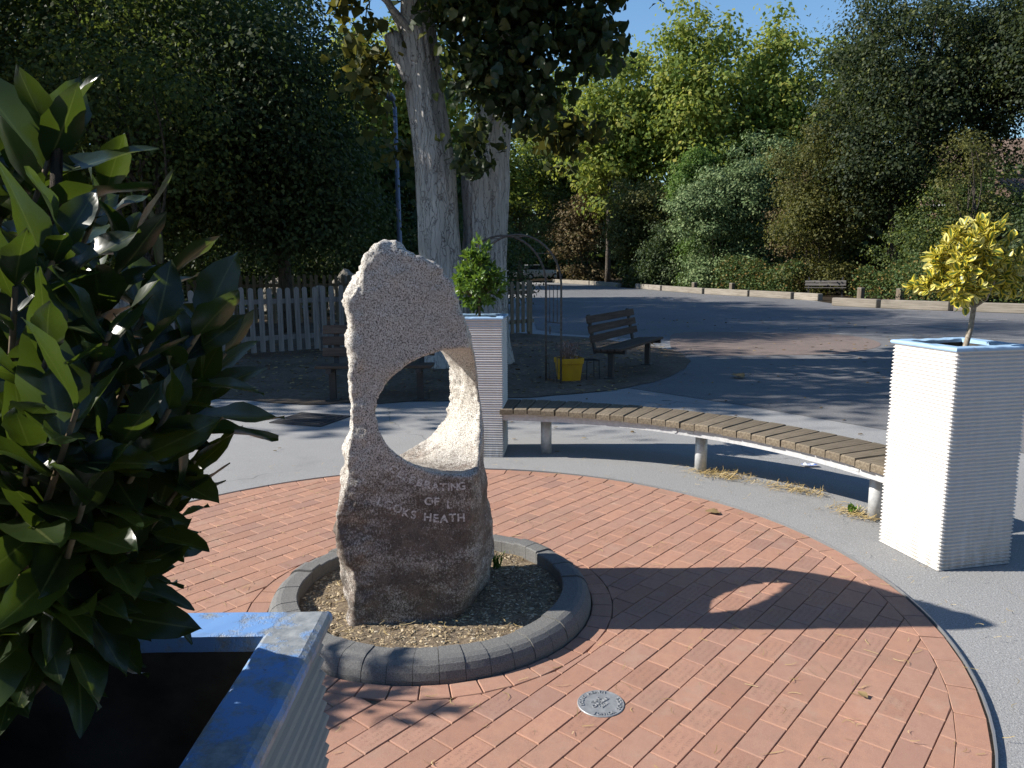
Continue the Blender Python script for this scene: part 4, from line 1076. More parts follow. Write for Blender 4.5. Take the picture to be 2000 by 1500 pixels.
for side in (A_R, A_L):
    for f_ in (.25, .5, .75):
        MB().tube([side + DEP * f_, side + DEP * f_ + Vector((0, 0, .36))], .006, 6).build('bar', M['rusty'], arch, True)
        MB().tube([side + DEP * f_ + Vector((0, 0, .82)), side + DEP * f_ + Vector((0, 0, 1.32))], .006, 6).build('bar', M['rusty'], arch, True)
    for z in (.05, .36, .82, 1.32): MB().tube([side + Vector((0, 0, z)), side + DEP + Vector((0, 0, z))], .007, 6).build('crossbar', M['rusty'], arch, True)
    for sg in (-1, 1):     # scrolls between the two grilles
        pts = []
        for k in range(26):
            q = k / 25 * 2.6 * PI; rr_ = .012 + .05 * (1 - k / 25)
            pts.append(side + DEP * (.5 + sg * (.25 - rr_ * math.cos(q)) * .9) + Vector((0, 0, .59 + sg * .11 + rr_ * math.sin(q) * 1.3)))
        MB().tube(pts, .005, 5).build('scroll', M['rusty'], arch, True)
cen = (A_R + A_L) / 2
for q in (.22, .42, .62, .8):
    q *= PI; p = cen + (A_R - A_L) / 2 * math.cos(q) + Vector((0, 0, 1.32 + .66 * math.sin(q))); MB().tube([p, p + DEP], .007, 6).build('crossbar', M['rusty'], arch, True)

# ================================================================== YELLOW POT AND WIRE STAND
pot = empty('flower_pot', (.79, 10.36, 0), math.radians(14), 'square yellow pot of dried flowers at the foot of the arch', 'flower pot')
rings = []
for (z, s) in ((.0, .135), (.01, .14), (.24, .165), (.245, .178), (.315, .182), (.32, .176), (.30, .165), (.24, .158)):
    rg = []
    for k in range(24):
        q = 2 * PI * k / 24; c_, s_ = math.cos(q), math.sin(q); e = .32
        rg.append((math.copysign(abs(c_) ** e, c_) * s, math.copysign(abs(s_) ** e, s_) * s, z))
    rings.append(rg)
MB().loft(rings).build('tub', M['yellow'], pot)
fl = MB(); rr = random.Random(4)
for i in range(60):
    a, d = rr.uniform(0, 6.28), .14 * math.sqrt(rr.random()); h_ = rr.uniform(.36, .56)
    fl.tube([(d * .4 * math.cos(a), d * .4 * math.sin(a), .24), (d * math.cos(a), d * math.sin(a), h_)], .002, 4)
tag(fl.build('stalks', M['dried'], pot), kind='stuff')
hd = MB()
for i in range(240):
    a, d = rr.uniform(0, 6.28), .17 * math.sqrt(rr.random()); h_ = rr.uniform(.33, .58) - d * .5
    c_ = Vector((d * math.cos(a), d * math.sin(a), h_)); s = rr.uniform(.012, .026)
    q = [c_ + Vector((rr.gauss(0, 1), rr.gauss(0, 1), rr.gauss(0, 1))).normalized() * s for _ in range(4)]
    hd.add(q, [(0, 1, 2), (0, 2, 3), (0, 3, 1), (1, 3, 2)])
tag(hd.build('flower_heads', M['dried'], pot), kind='stuff')
st = empty('wire_stand', (1.10, 10.45, 0), .3, 'low dark wire plant stand beside the yellow pot', 'plant stand')
for (x, y) in ((-.1, -.1), (.1, -.1), (.1, .1), (-.1, .1)): MB().tube([(x, y, 0), (x * .9, y * .9, .27)], .007, 6).build('leg', M['dark_steel'], st)
for k in range(6): MB().tube([(-.1, -.1 + .04 * k, .272), (.1, -.1 + .04 * k, .272)], .004, 5).build('top_wire', M['dark_steel'], st)

# ================================================================== LAMP POST, KERB SLEEPERS, BOLLARDS
lp = empty('lamp_post', (-2.93, 20.2, 0), 0, 'slim blue grey lamp post left of the tree trunk', 'lamp post')
MB().tube([(0, 0, 0), (0, 0, 1.0), (0, 0, 1.05), (-.03, 0, 5.6)], [.09, .09, .068, .05], 14).build('pole', M['post_blue'], lp, True)
MB().tube([(-.03, 0, 5.55), (-.03, -.1, 5.66), (-.03, -.5, 5.72)], [.03, .03, .028], 8).build('arm', M['post_blue'], lp, True)
MB().box((-.03, -.7, 5.70), (.2, .5, .1), bev=.02).build('lantern', M['post_blue'], lp)
kp = [((3.6, 64.5), (5.9, 56.8)), ((5.95, 56.6), (7.2, 50.3)), ((8.0, 48.3), (8.75, 44.0)), ((8.8, 43.8), (9.9, 38.9)), ((9.95, 38.7), (11.2, 35.6)), ((11.25, 35.5), (12.25, 32.9)), ((12.3, 32.7), (12.75, 31.2)), ((11.85, 27.8), (12.75, 26.2)), ((12.8, 26.1), (14.2, 24.4)), ((14.25, 24.3), (16.0, 22.6)), ((16.05, 22.5), (18.2, 20.6))]
desc = ['farthest timber of the low kerb, in deep shade', 'shaded timber kerb just left of the farthest bench', 'timber kerb right of the farthest bench gap', 'sunlit timber kerb behind the first bollards', 'long sunlit timber kerb in front of the ivy bank', 'sunlit timber kerb approaching the grey bench', 'short shaded timber kerb left of the grey bench', 'timber kerb starting right of the grey bench', 'timber kerb before the far dark bushes on the right', 'timber kerb left of the yellow shrub', 'timber kerb behind the yellow shrub']
for (a_, b_), ds in zip(kp, desc):
    a_ = Vector((*a_, 0)); b_ = Vector((*b_, 0)); L = (b_ - a_).length - .03
    m = MB().box((0, 0, .15), (L, .26, .30), bev=.02); o = m.build('kerb_sleeper', M['sleeper'], None, False, (a_ + b_) / 2); o.rotation_euler = (0, 0, math.atan2((b_ - a_).y, (b_ - a_).x))
    tag(o, ds, 'kerb', 'timber sleepers edging the playground')
for (x, y, lab) in ((9.9, 41.0, 'left of two low square bollards in front of the ivy bank'), (11.5, 39.5, 'right of two low square bollards in front of the ivy bank'), (14.4, 31.2, 'pale low bollard just right of the grey bench'), (15.3, 29.8, 'pale low bollard standing alone before the dark bushes')):
    t = empty('bollard', (x, y, 0), .4, lab, 'bollard', 'low timber bollards behind the kerb')
    MB().box((0, 0, .24), (.22, .22, .48), bev=.012).build('shaft', M['stump'], t); MB().box((0, 0, .51), (.235, .235, .06), bev=.02).build('cap', M['sleeper'], t)

# ================================================================== TREES
Q_T = np.array([(0, 0, 0), (.33, .42, .07), (0, 1, -.04), (-.33, .42, .07)])           # pointed oval
H_T = np.array([(0, 0, 0), (.50, .12, .05), (.42, .48, .06), (0, 1, -.06), (-.42, .48, .06), (-.50, .12, .05)])   # heart / poplar
def rot_frames(r, n, flat=.5, down=.0):
    """random leaf frames: (n,3,3) columns x,y,z"""
    nz = r.normal(0, 1, (n, 3)); nz[:, 2] = np.abs(nz[:, 2]) + flat * 1.5; nz /= np.linalg.norm(nz, axis=1, keepdims=True)
    d = r.normal(0, 1, (n, 3)); d[:, 2] -= down
    d -= nz * np.sum(d * nz, 1, keepdims=True); d /= np.linalg.norm(d, axis=1, keepdims=True)
    return np.stack([np.cross(d, nz), d, nz], 2)
def crown_points(r, ells, n, csize, per=26, shell=.55, flat=.5):
    w = np.array([e[3] * e[4] * e[5] * (e[6] if len(e) > 6 else 1) for e in ells]); w = w / w.sum()
    nc = max(6, n // per); C = []
    for e, ww in zip(ells, w):
        k = max(3, int(nc * ww)); d = r.normal(0, 1, (k, 3)); d /= np.linalg.norm(d, axis=1, keepdims=True)
        rad = np.where(r.random(k) < .78, r.uniform(shell, 1.0, k), r.uniform(.1, shell, k))
        # lumpy outline
        lump = np.array([1 + .34 * mnoise.noise((float(a * 2.0 + e[0]), float(b * 2.0 + e[1]), float(c * 2.0))) + .2 * mnoise.noise((float(a * 5 + e[0]), float(b * 5 + e[1]), float(c * 5))) for a, b, c in d])
        C.append(np.array(e[:3]) + d * rad[:, None] * lump[:, None] * np.array(e[3:6]))
    C = np.concatenate(C); P = np.repeat(C, per, 0) + r.normal(0, 1, (len(C) * per, 3)) * np.array([csize, csize, csize * flat]) * np.repeat(r.uniform(.6, 1.35, len(C)), per)[:, None]
    return C, P
def leaf_cloud(name, P, size, r, mat, parent=None, tmpl=Q_T, flat=.5, down=.2, origin=(0, 0, 0), cen=None):
    n = len(P); Fm = rot_frames(r, n, flat, down)
    if cen is not None:        # leaves of one spray face away from its middle, so sprays shade as clumps
        o = P - cen; o /= np.linalg.norm(o, axis=1, keepdims=True) + 1e-6
        nz = o * 1.1 + np.array([0, 0, .55]) + r.normal(0, .42, (n, 3)); nz /= np.linalg.norm(nz, axis=1, keepdims=True)
        d = r.normal(0, 1, (n, 3)) + o * .6; d[:, 2] -= .3; d -= nz * np.sum(d * nz, 1, keepdims=True); d /= np.linalg.norm(d, axis=1, keepdims=True)
        Fm = np.stack([np.cross(d, nz), d, nz], 2)
    s = size * r.uniform(.6, 1.25, n)
    k = len(tmpl)
    V = np.einsum('nij,kj->nki', Fm, tmpl) * s[:, None, None] + (P - np.array(origin))[:, None, :]
    me = arrays_mesh(name, V.reshape(-1, 3), np.arange(n * k).reshape(n, k))
    return mesh_obj(name, me, mat, parent)
def limb(m, a, b, r0, r1, rr, bend=.12, n=6):
    a, b = Vector(a), Vector(b); L = (b - a).length; pts = []; rad = []
    off = Vector((rr.gauss(0, 1), rr.gauss(0, 1), rr.gauss(0, .5))) * L * bend
    for i in range(n + 1):
        t = i / n; pts.append(a.lerp(b, t) + off * math.sin(PI * t)); rad.append(r0 + (r1 - r0) * t ** .8)
    m.tube(pts, rad, 7)
def tree(name, base, ells, n, leaf, mat, bark_m, label, cat='tree', group=None, tr=.22, csize=.34, seed=0, per=130, stems=1, limbs=14, tmpl=Q_T, flat=.5, shell=.55, trunk_top=None):
    r = np.random.default_rng(seed); rr = random.Random(seed)
    t = empty(name, (base[0], base[1], 0), 0, label, cat, group)
    O = np.array([base[0], base[1], 0.])
    C, P = crown_points(r, ells, n, csize * 1.35, per, shell, .5)
    Cr = np.repeat(C, per, 0); kk = P[:, 2] > .05
    leaf_cloud('crown', P[kk], leaf, r, mat, t, tmpl, flat, origin=O, cen=Cr[kk])
    m = MB(); e = ells[0]; top = trunk_top or (e[0] - base[0], e[1] - base[1], e[2])
    for s in range(stems):
        b0 = (rr.uniform(-.18, .18) * (stems > 1), rr.uniform(-.12, .12) * (stems > 1), -.05)
        tp = (top[0] + rr.uniform(-.8, .8) * (stems > 1), top[1] + rr.uniform(-.6, .6) * (stems > 1), top[2])
        limb(m, b0, tp, tr, tr * .35, rr, .03, 9)
    m.build('trunk', bark_m, t, True)
    lm = MB(); idx = r.choice(len(C), min(limbs, len(C)), replace=False)
    for i in idx:
        c = C[i] - O; f_ = rr.uniform(.35, .95); st_ = Vector((0, 0, 0)).lerp(Vector(top), f_)
        if c[2] < st_.z * .8: st_.z = max(.3, c[2] * .9)
        limb(lm, st_, c, tr * .38, .012, rr, .08)
    if limbs: tag(lm.build('limbs', bark_m, t, True), kind='stuff')
    return t
def tree_copy(src, loc, rz, sc, label):
    o = src.copy(); COL.objects.link(o); o.location = loc; o.rotation_euler = (0, 0, rz); o.scale = sc; o['label'] = label
    for c in list(src.children):
        d = c.copy(); COL.objects.link(d); d.parent = o
    return o

# ---- the old poplar with two trunks
pop = empty('poplar_tree', (-.75, 12.0, 0), 0, 'old poplar with two thick pale furrowed trunks behind the stone', 'tree')
PO = Vector(pop.location)
def trunk_mesh(path, name, seed, parent):
    """path: (x,y,z,r); ridged bark"""
    m = MB(); n = 56; zs = [p[2] for p in path]; rings = []
    K = 90
    for k in range(K + 1):
        z = zs[0] + (zs[-1] - zs[0]) * k / K
        x, y, rad = [float(np.interp(z, zs, [p[i] for p in path])) for i in (0, 1, 3)]
        rg = []
        for i in range(n):
            q = 2 * PI * i / n; c_, s_ = math.cos(q), math.sin(q)
            d = .045 * mnoise.noise((c_ * 7 + seed, s_ * 7, z * .9)) - .03 * abs(mnoise.noise((c_ * 11 + seed, s_ * 11, z * .6))) + .10 * rad * mnoise.noise((c_ * 1.6 + seed, s_ * 1.6, z * .5)) + .014 * mnoise.noise((c_ * 16, s_ * 16 + seed, z * 2.2))
            rg.append((x + (rad + d) * c_, y + (rad + d) * s_, z))
        rings.append(rg)
    m.loft(rings); return m.build(name, M['bark_pale'], parent, True)
trunk_mesh([(-.25, 0, -.05, .50), (-.28, 0, .35, .38), (-.31, 0, 1.25, .325), (-.37, 0, 2.13, .325), (-.41, 0, 3.06, .315), (-.515, 0, 4.04, .275), (-.62, 0, 5.0, .25), (-.66, .1, 6.2, .21), (-.6, .2, 8, .15), (-.5, .3, 11, .06)], 'trunk', 1, pop)
trunk_mesh([(.30, .28, -.05, .52), (.32, .28, .4, .40), (.335, .28, 1.7, .345), (.365, .28, 3.05, .365), (.46, .28, 3.75, .30), (.66, .3, 4.6, .26), (.9, .4, 6.2, .2), (1.2, .5, 8.5, .12), (1.4, .5, 11, .05)], 'trunk', 5, pop)
MB().tube([(-.62, -.05, 4.2), (-.85, -.08, 4.62), (-1.0, -.1, 4.95), (-1.02, -.1, 5.0)], [.17, .14, .13, .11], 14).build('branch_stub', M['bark_pale'], pop, True)
lm = MB(); rr = random.Random(8)
for e in ((-2.6, -1.2, 7.5), (2.8, -1.5, 7.0), (1.5, 1.8, 8.5), (-1.8, 1.6, 9), (2.2, -2.0, 5.6), (-1.3, -1.6, 5.2), (.6, -2.2, 6.5), (3.4, .5, 8.5)):
    limb(lm, (-.2 + e[0] * .2, .2, 4.6 + rr.random()), e, .07, .015, rr, .1)
tag(lm.build('limbs', M['bark_pale'], pop, True), kind='stuff')
r = np.random.default_rng(77)
# leaves hanging in view: sprays in front of and between the trunks
ells = [(.0, 11.0, 5.35, 1.2, .7, .9, 1.6), (-.2, 11.0, 4.25, .75, .5, .65, 1.7), (1.05, 11.0, 4.75, .5, .5, .75, 1.2), (1.5, 11.0, 5.55, .6, .5, .35, 1.2), (-.52, 11.1, 3.35, .16, .3, .5, 3.0), (.25, 11.0, 3.75, .4, .4, .3, 1.2), (-.75, 10.9, 5.6, .5, .5, .5, 1.2)]
C1, P1 = crown_points(r, ells, 5200, .17, 13, .25, .8)
P1 = P1[(P1[:, 2] > 2.6)]
hv = []
for k in range(4):
    vv, ff, uu = leaf_arrays(1.0, .92, 'heart', 200 + k, 6); hv.append((vv, ff, uu))
pls = []
fr = rot_frames(r, len(P1), .0, 1.6)
for i in range(len(P1)): pls.append((Vector(P1[i]), Matrix(fr[i].tolist()), .155 * float(r.uniform(.65, 1.2))))
leaves_to(pop, pls, hv, M['poplar'], M['poplar_mass'], score=lambda p: in_view(p[0]) * 10 + (5.9 - abs(p[0].x) * .0 - p[0].z) * .05)
# turning leaves hanging on the left
C2, P2 = crown_points(r, [(-2.15, 11.9, 4.5, .38, .5, 1.1), (-2.35, 11.8, 5.4, .35, .5, .4), (-1.75, 12.1, 3.4, .28, .4, .45), (1.0, 13.2, 3.7, .9, .5, .6)], 820, .13, 10, .2)
tag(leaf_cloud('turning_leaves', P2, .15, r, M['poplar_turning'], pop, H_T, 0, 1.5, origin=tuple(PO)), kind='stuff')
# high crown above the picture
C3, P3 = crown_points(r, [(-.5, 12, 9.2, 4.4, 3.3, 3.4), (1.6, 12, 7.6, 2.8, 2.4, 1.6), (-2.5, 12.5, 8, 2.4, 2.2, 1.6), (-1.5, 9.9, 8.2, 3.4, 1.9, 2.6), (2.0, 9.8, 8.0, 2.2, 1.7, 2.0)], 34000, .40, 40, .3)
tag(leaf_cloud('high_crown', P3, .24, r, M['poplar_mass'], pop, H_T, 0, 1.0, origin=tuple(PO)), kind='stuff')

G1 = 'dark trees behind the picket fence'
tree('broadleaf_tree', (-13.4, 19.2), [(-13.2, 19.2, 6.0, 4.3, 3.8, 4.5), (-11.5, 19.0, 12.6, 4.4, 3.6, 3.8, .45)], 70000, .118, M['f_oak'], M['bark_dark'], 'leafy olive green tree at the far left above the bay shrub', group=G1, tr=.24, seed=11, csize=.36)
tree('evergreen_tree', (-8.9, 18.6), [(-8.9, 18.6, 5.7, 4.1, 3.6, 4.4), (-8.2, 17.4, 3.4, 3.0, 2.0, 1.5)], 78000, .118, M['f_dark'], M['bark_dark'], 'broad dark tree directly behind the left picket fence', group=G1, tr=.26, seed=12, csize=.36)
tree('evergreen_tree', (-5.4, 18.2), [(-5.6, 18.2, 4.7, 2.3, 2.6, 3.1), (-5.2, 17.6, 3.0, 2.1, 1.6, 1.3)], 56000, .112, M['f_dark2'], M['bark_dark'], 'darkest dense tree left of the lamp post', group=G1, tr=.2, seed=13, csize=.32)
tree('multi_stem_tree', (-6.75, 14.7), [(-7.3, 15.0, 4.4, 2.0, 1.7, 1.4)], 9000, .10, M['f_dark'], M['bark_dark'], 'multi stemmed tree with a white band round its stems inside the fence', group=G1, tr=.10, seed=14, stems=4, limbs=8)
tb = MB()
mst = [o for o in bpy.data.objects if o.name.startswith('multi_stem_tree')][0]
for q in range(2): tb.loft([[(-.18 + .36 * math.cos(2 * PI * i / 20), .10 + .26 * math.sin(2 * PI * i / 20), z) for i in range(20)] for z in (1.52 + .07 * q, 1.55 + .07 * q)], cap=False)
tb.build('tape_band', M['tape'], mst)
for k, (x, y, rx, rz_, nn, lab) in enumerate(((-13.2, 23.5, 3.2, 1.8, 14000, 'low dark bush behind the old brown fence, leftmost'), (-9.2, 24, 2.8, 1.7, 14000, 'low dark bush behind the old brown fence, second from the left'), (-5.6, 24.6, 2.6, 1.9, 14000, 'low dark bush behind the old brown fence, left of the boulders'), (-1.6, 26, 2.4, 1.7, 12000, 'dark bush behind the two poplar trunks'))):
    tree('bush', (x, y), [(x, y, rz_ * .95, rx, 1.6, rz_ * 1.25)], nn, .11, M['f_dark2'], M['bark_dark'], lab, 'bush', 'dark bushes behind the fences', tr=.06, seed=30 + k, limbs=8, stems=3)
tree('broadleaf_tree', (-10.8, 24.5), [(-10.8, 24.5, 10.4, 4.2, 3.8, 4.2), (-9.0, 23.0, 8.5, 3.0, 2.5, 2.4)], 34000, .20, M['f_oak'], M['bark_dark'], 'tall tree rising behind the old brown fence on the left', group=G1, tr=.32, seed=17, csize=.42)
tree('broadleaf_tree', (-15.5, 30), [(-15.5, 30, 11.0, 5.0, 4.4, 5.2)], 34000, .22, M['f_oak'], M['bark_dark'], 'tallest tree at the back left above all the others', group=G1, tr=.36, seed=18, csize=.45)
# tree off to the left that shades the bench and the soil
tree('shade_tree', (-13.5, 11.9), [(-13.2, 12.0, 7.3, 4.2, 3.5, 3.4), (-12.6, 10.4, 5.8, 3.0, 1.6, 1.6), (-10.2, 9.7, 7.6, 3.0, 1.8, 2.4)], 40000, .22, M['f_oak'], M['bark_dark'], 'tall leafy tree left of the picture that shades the soil', group='tall trees outside the left edge', tr=.3, seed=15, csize=.4)
tree('shade_tree', (-21, 17.5), [(-21, 17.5, 9.5, 5, 4.5, 5)], 30000, .24, M['f_oak'], M['bark_dark'], 'taller tree further left that shades the playground', group='tall trees outside the left edge', tr=.35, seed=16, csize=.45)
st_ = [o for o in COL.objects if o.name == 'shade_tree'][0]  # its three copies below are added out of view to block low sky light
tree_copy(st_, (15.5, 1.0, 0), 1.2, (1, 1, 1.1), 'unseen leafy tree added beyond the right edge to block low sky')
tree_copy(st_, (17.0, 9.0, 0), 3.2, (1, 1, 1.15), 'second unseen leafy tree added beyond the right edge to block low sky')
tree_copy(st_, (-12.5, -6.5, 0), 4.4, (1, 1, 1.1), 'unseen leafy tree added behind the viewer on the left to block low sky')
# far turning trees
G2 = 'tall turning trees in the background'
y1 = tree('turning_tree', (13.5, 58), [(13.5, 58, 12.2, 4.0, 3.6, 6.2), (12.6, 58, 18.0, 1.5, 1.5, 2.2), (15.5, 58, 17.2, 1.4, 1.4, 1.9)], 22000, .36, M['f_yellow'], M['bark_dark'], 'tall yellow green tree in the middle of the far row', group=G2, tr=.26, seed=41, csize=.55, per=48, limbs=26, shell=.35)
y2 = tree('turning_tree', (7.6, 60), [(7.6, 60, 11.0, 3.2, 3.2, 6.0), (7.0, 60, 16.6, 1.3, 1.3, 1.8)], 15000, .36, M['f_yellow'], M['bark_dark'], 'yellow green tree at the left of the far row beside the poplar leaves', group=G2, tr=.24, seed=42, csize=.55, per=48, limbs=22, shell=.35)
tree_copy(y1, (19.4, 59, 0), 2.1, (1.0, 1.0, .97), 'tall yellow green tree third along the far row')
tree_copy(y2, (10.4, 63, 0), 5.0, (1.15, 1.15, 1.05), 'yellow green tree filling the gap behind the two left trees of the far row')
tree_copy(y1, (4.6, 72, 0), .7, (1.2, 1.2, .95), 'yellow green tree farthest left of the far row above the arch')
tree_copy(y2, (24.6, 58, 0), 1.0, (1.1, 1.1, .98), 'yellow green tree at the right of the far row against the dark oak')
tree_copy(y2, (-10.5, 50, 0), 3.6, (1.0, 1.0, .93), 'sunlit yellow green tree seen left of the poplar trunks')
tree_copy(y2, (-6.0, 53, 0), .4, (1.05, 1.05, 1.0), 'yellow green tree right beside the lamp post in the background')
tree_copy(y1, (-19, 52, 0), 4.6, (1.1, 1.1, .9), 'yellow green tree glimpsed above the dark trees on the left')
tree_copy(y2, (-2.5, 66, 0), 2.6, (1.1, 1.1, .75), 'yellow green tree glimpsed between lamp post and trunk')
# dark far mass beside the poplar
tree('evergreen_tree', (.8, 68), [(.8, 68, 7.2, 6.0, 4, 5.6), (-5.5, 69, 6.0, 4.5, 3.5, 5.4), (5.4, 70, 5.5, 3.2, 3, 4.6)], 26000, .26, M['f_dark2'], M['bark_dark'], 'dark evergreen mass behind the arch at the end of the playground', group='dark trees at the end of the playground', tr=.3, seed=45, csize=.55, limbs=10)
# right-hand bank
G3 = 'mixed shrubs on the bank beyond the kerb'
def bush(nm, x, y, z, rx, ry, rz_, n, leaf, mat, lab, seed, cs=.28, limbs=10, extra=()):
    low = [(x + .2, y - .6, max(.7, (z - rz_) * .5), rx * .95, ry, max(.8, (z - rz_) * .75), 1.0), (x - rx * .55, y - .3, z - rz_ * .35, rx * .6, ry * .8, rz_ * .55, .8), (x + rx * .6, y, z + rz_ * .25, rx * .55, ry * .8, rz_ * .6, .8)]
    return tree(nm, (x, y), [(x, y, z, rx, ry, rz_)] + low + list(extra), int(n * 1.5), leaf * 1.08, mat, M['bark_dark'], lab, 'bush', G3, tr=.06, seed=seed, csize=cs, limbs=limbs, stems=2)
bush('silvery_bush', 11.9, 43.6, 5.0, 2.6, 2.1, 2.7, 22000, .15, M['f_silver'], 'big silvery green bush in the middle of the bank', 51)
bush('silvery_bush', 14.6, 44.5, 6.0, 1.9, 1.8, 3.0, 14000, .15, M['f_silver'], 'taller grey green bush right of the silvery bush', 52)
bush('bright_conifer', 10.9, 46.5, 6.6, 1.3, 1.2, 2.6, 14000, .13, M['f_bright'], 'bright green feathery conifer behind the silvery bush', 53, cs=.2)
bush('olive_bush', 8.7, 51.5, 4.3, 2.3, 2.0, 2.9, 14000, .17, M['f_olive'], 'olive green bush behind the farthest bench', 54)
bush('brown_bush', 6.0, 62.5, 4.6, 2.7, 2.2, 3.2, 12000, .2, M['f_brown'], 'brownish bush at the far end of the kerb', 55)
bush('dark_bush', 9.7, 47.5, 2.2, 1.6, 1.4, 2.0, 9000, .14, M['f_dark2'], 'low dark bush under the silvery bush beside the farthest bench', 56)
bush('olive_bush', 15.4, 37.5, 5.2, 2.5, 2.2, 3.9, 26000, .125, M['f_olive'], 'tall olive green bush above the grey bench', 57)
bush('brown_bush', 15.5, 40.5, 4.2, 1.5, 1.3, 2.6, 6000, .12, M['f_brown'], 'thin brown twiggy bush between the silvery and olive bushes', 58)
bush('dark_bush', 19.0, 33.0, 3.0, 2.6, 2.0, 2.7, 24000, .11, M['f_dark'], 'dark green bush right of the grey bench under the oak', 59)
bush('dark_bush', 20.3, 27.5, 2.2, 2.2, 1.8, 1.9, 14000, .11, M['f_dark2'], 'low dark bush behind the yellow variegated shrub', 60)
bush('olive_bush', 16.9, 30.2, 1.1, 1.3, 1.0, 1.0, 6000, .09, M['f_ivy'], 'low ivy covered bush behind the lone bollard', 61)
tree('oak_tree', (18.4, 36.0), [(18.6, 36, 9.0, 4.6, 3.8, 5.4), (22.5, 35.5, 10.6, 3.2, 3.2, 3.2), (16.6, 35, 5.6, 2.4, 2.0, 2.2)], 95000, .16, M['f_oak_shaded'], M['bark_dark'], 'big dark oak filling the upper right above the bank', group='large oaks on the right', tr=.34, seed=62, csize=.42, limbs=26)
tree('oak_tree', (24.5, 31.5), [(24.2, 31.5, 11.2, 4.2, 3.6, 3.6), (21.4, 31, 9.6, 2.2, 2.4, 2.0)], 58000, .16, M['f_oak_shaded'], M['bark_dark'], 'dark oak at the right edge over the tiled roof', group='large oaks on the right', tr=.36, seed=63, csize=.42, limbs=22)
tree('young_tree', (17.6, 29.6), [(17.5, 29.6, 5.0, 1.3, 1.1, 1.8), (18.5, 29.4, 3.2, 1.4, 1.0, .55)], 3600, .11, M['f_olive'], M['bark_dark'], 'slim young tree with a thin pale stem left of the house', group='slim trees on the bank', tr=.07, seed=64, csize=.22, limbs=12)
# ivy along the bank
def bank(path, h, w, n, mat, name, label, seed):
    r_ = np.random.default_rng(seed); pts = [np.array(p, float) for p in path]; P = []
    seg = r_.integers(0, len(pts) - 1, n); t = r_.random(n)
    A = np.array([pts[i] for i in seg]); B = np.array([pts[i + 1] for i in seg]); c = A + (B - A) * t[:, None]
    q = r_.random(n) * PI; rad = r_.uniform(.75, 1.05, n)
    hh = h * np.array([.8 + .5 * mnoise.noise((float(x) * .8, float(y) * .8, seed)) for x, y in c])
    d = B - A; d /= np.linalg.norm(d, axis=1, keepdims=True); nrm = np.stack([-d[:, 1], d[:, 0]], 1)
    xy = c + nrm * (np.cos(q) * w * rad)[:, None] + r_.normal(0, .1, (n, 2)); z = np.abs(np.sin(q)) * hh * rad
    P = np.stack([xy[:, 0], xy[:, 1], np.maximum(z, .03)], 1)
    o = leaf_cloud(name, P, .12, r_, mat, None, Q_T, .2, .3); return tag(o, label, 'ivy', kind='stuff')
bank([(11.6, 42.0), (12.6, 39.2), (13.9, 36.4)], 2.0, .75, 15000, M['f_ivy'], 'ivy_bank', 'bank of ivy and bramble behind the sunlit timber kerb', 71)
bank([(15.8, 34.2), (17.6, 30.6), (20.5, 27.0)], 1.7, .8, 12000, M['f_ivy'], 'ivy_undergrowth', 'dark ivy undergrowth right of the grey bench', 72)
bank([(9.4, 50.0), (10.4, 46.2), (11.4, 42.8)], 1.4, .7, 8000, M['f_dark2'], 'shaded_undergrowth', 'shaded undergrowth behind the farthest bench', 73)
# far wood closing the view
r = np.random.default_rng(90); n = 56000
ang = r.uniform(-1.05, 1.05, n); dist = r.uniform(82, 96, n)
hh = np.array([11 + 4 * mnoise.noise((float(a) * 9, 3, 1)) for a in ang]); z = hh * r.random(n) ** .7; z[:18000] = 3.2 * r.random(18000)
P = np.stack([dist * np.sin(ang), dist * np.cos(ang), z], 1)
tag(leaf_cloud('far_wood', P, 1.1, r, M['f_dark2'], None, Q_T, .1, .2), 'dark far wood closing the view behind the playground', 'wood', kind='stuff')
n = 16000; P = np.stack([r.uniform(-42, -16, n), r.uniform(26, 32, n), 9 * r.random(n) ** .8], 1)
tag(leaf_cloud('left_wood', P, .4, r, M['f_dark2'], None, Q_T, .1, .2), 'dark wood filling the gaps behind the left hand trees', 'wood', kind='stuff')
n = 22000; P = np.stack([r.uniform(-18, -1.5, n), r.uniform(30, 36, n), 6.5 * r.random(n) ** .9], 1)
tag(leaf_cloud('hedge_wood', P, .40, r, M['f_dark2'], None, Q_T, .1, .2), 'dark overgrown hedge behind the old brown fence', 'hedge', kind='stuff')
n = 22000; t_ = r.random(n); P = np.stack([9.5 + 22 * t_ + r.normal(0, .8, n), 56 - 18 * t_ + r.normal(0, .8, n), 6.5 * r.random(n) ** .9], 1)
tag(leaf_cloud('bank_wood', P, .45, r, M['f_dark2'], None, Q_T, .1, .2), 'dark undergrowth behind the shrubs on the bank', 'hedge', kind='stuff')

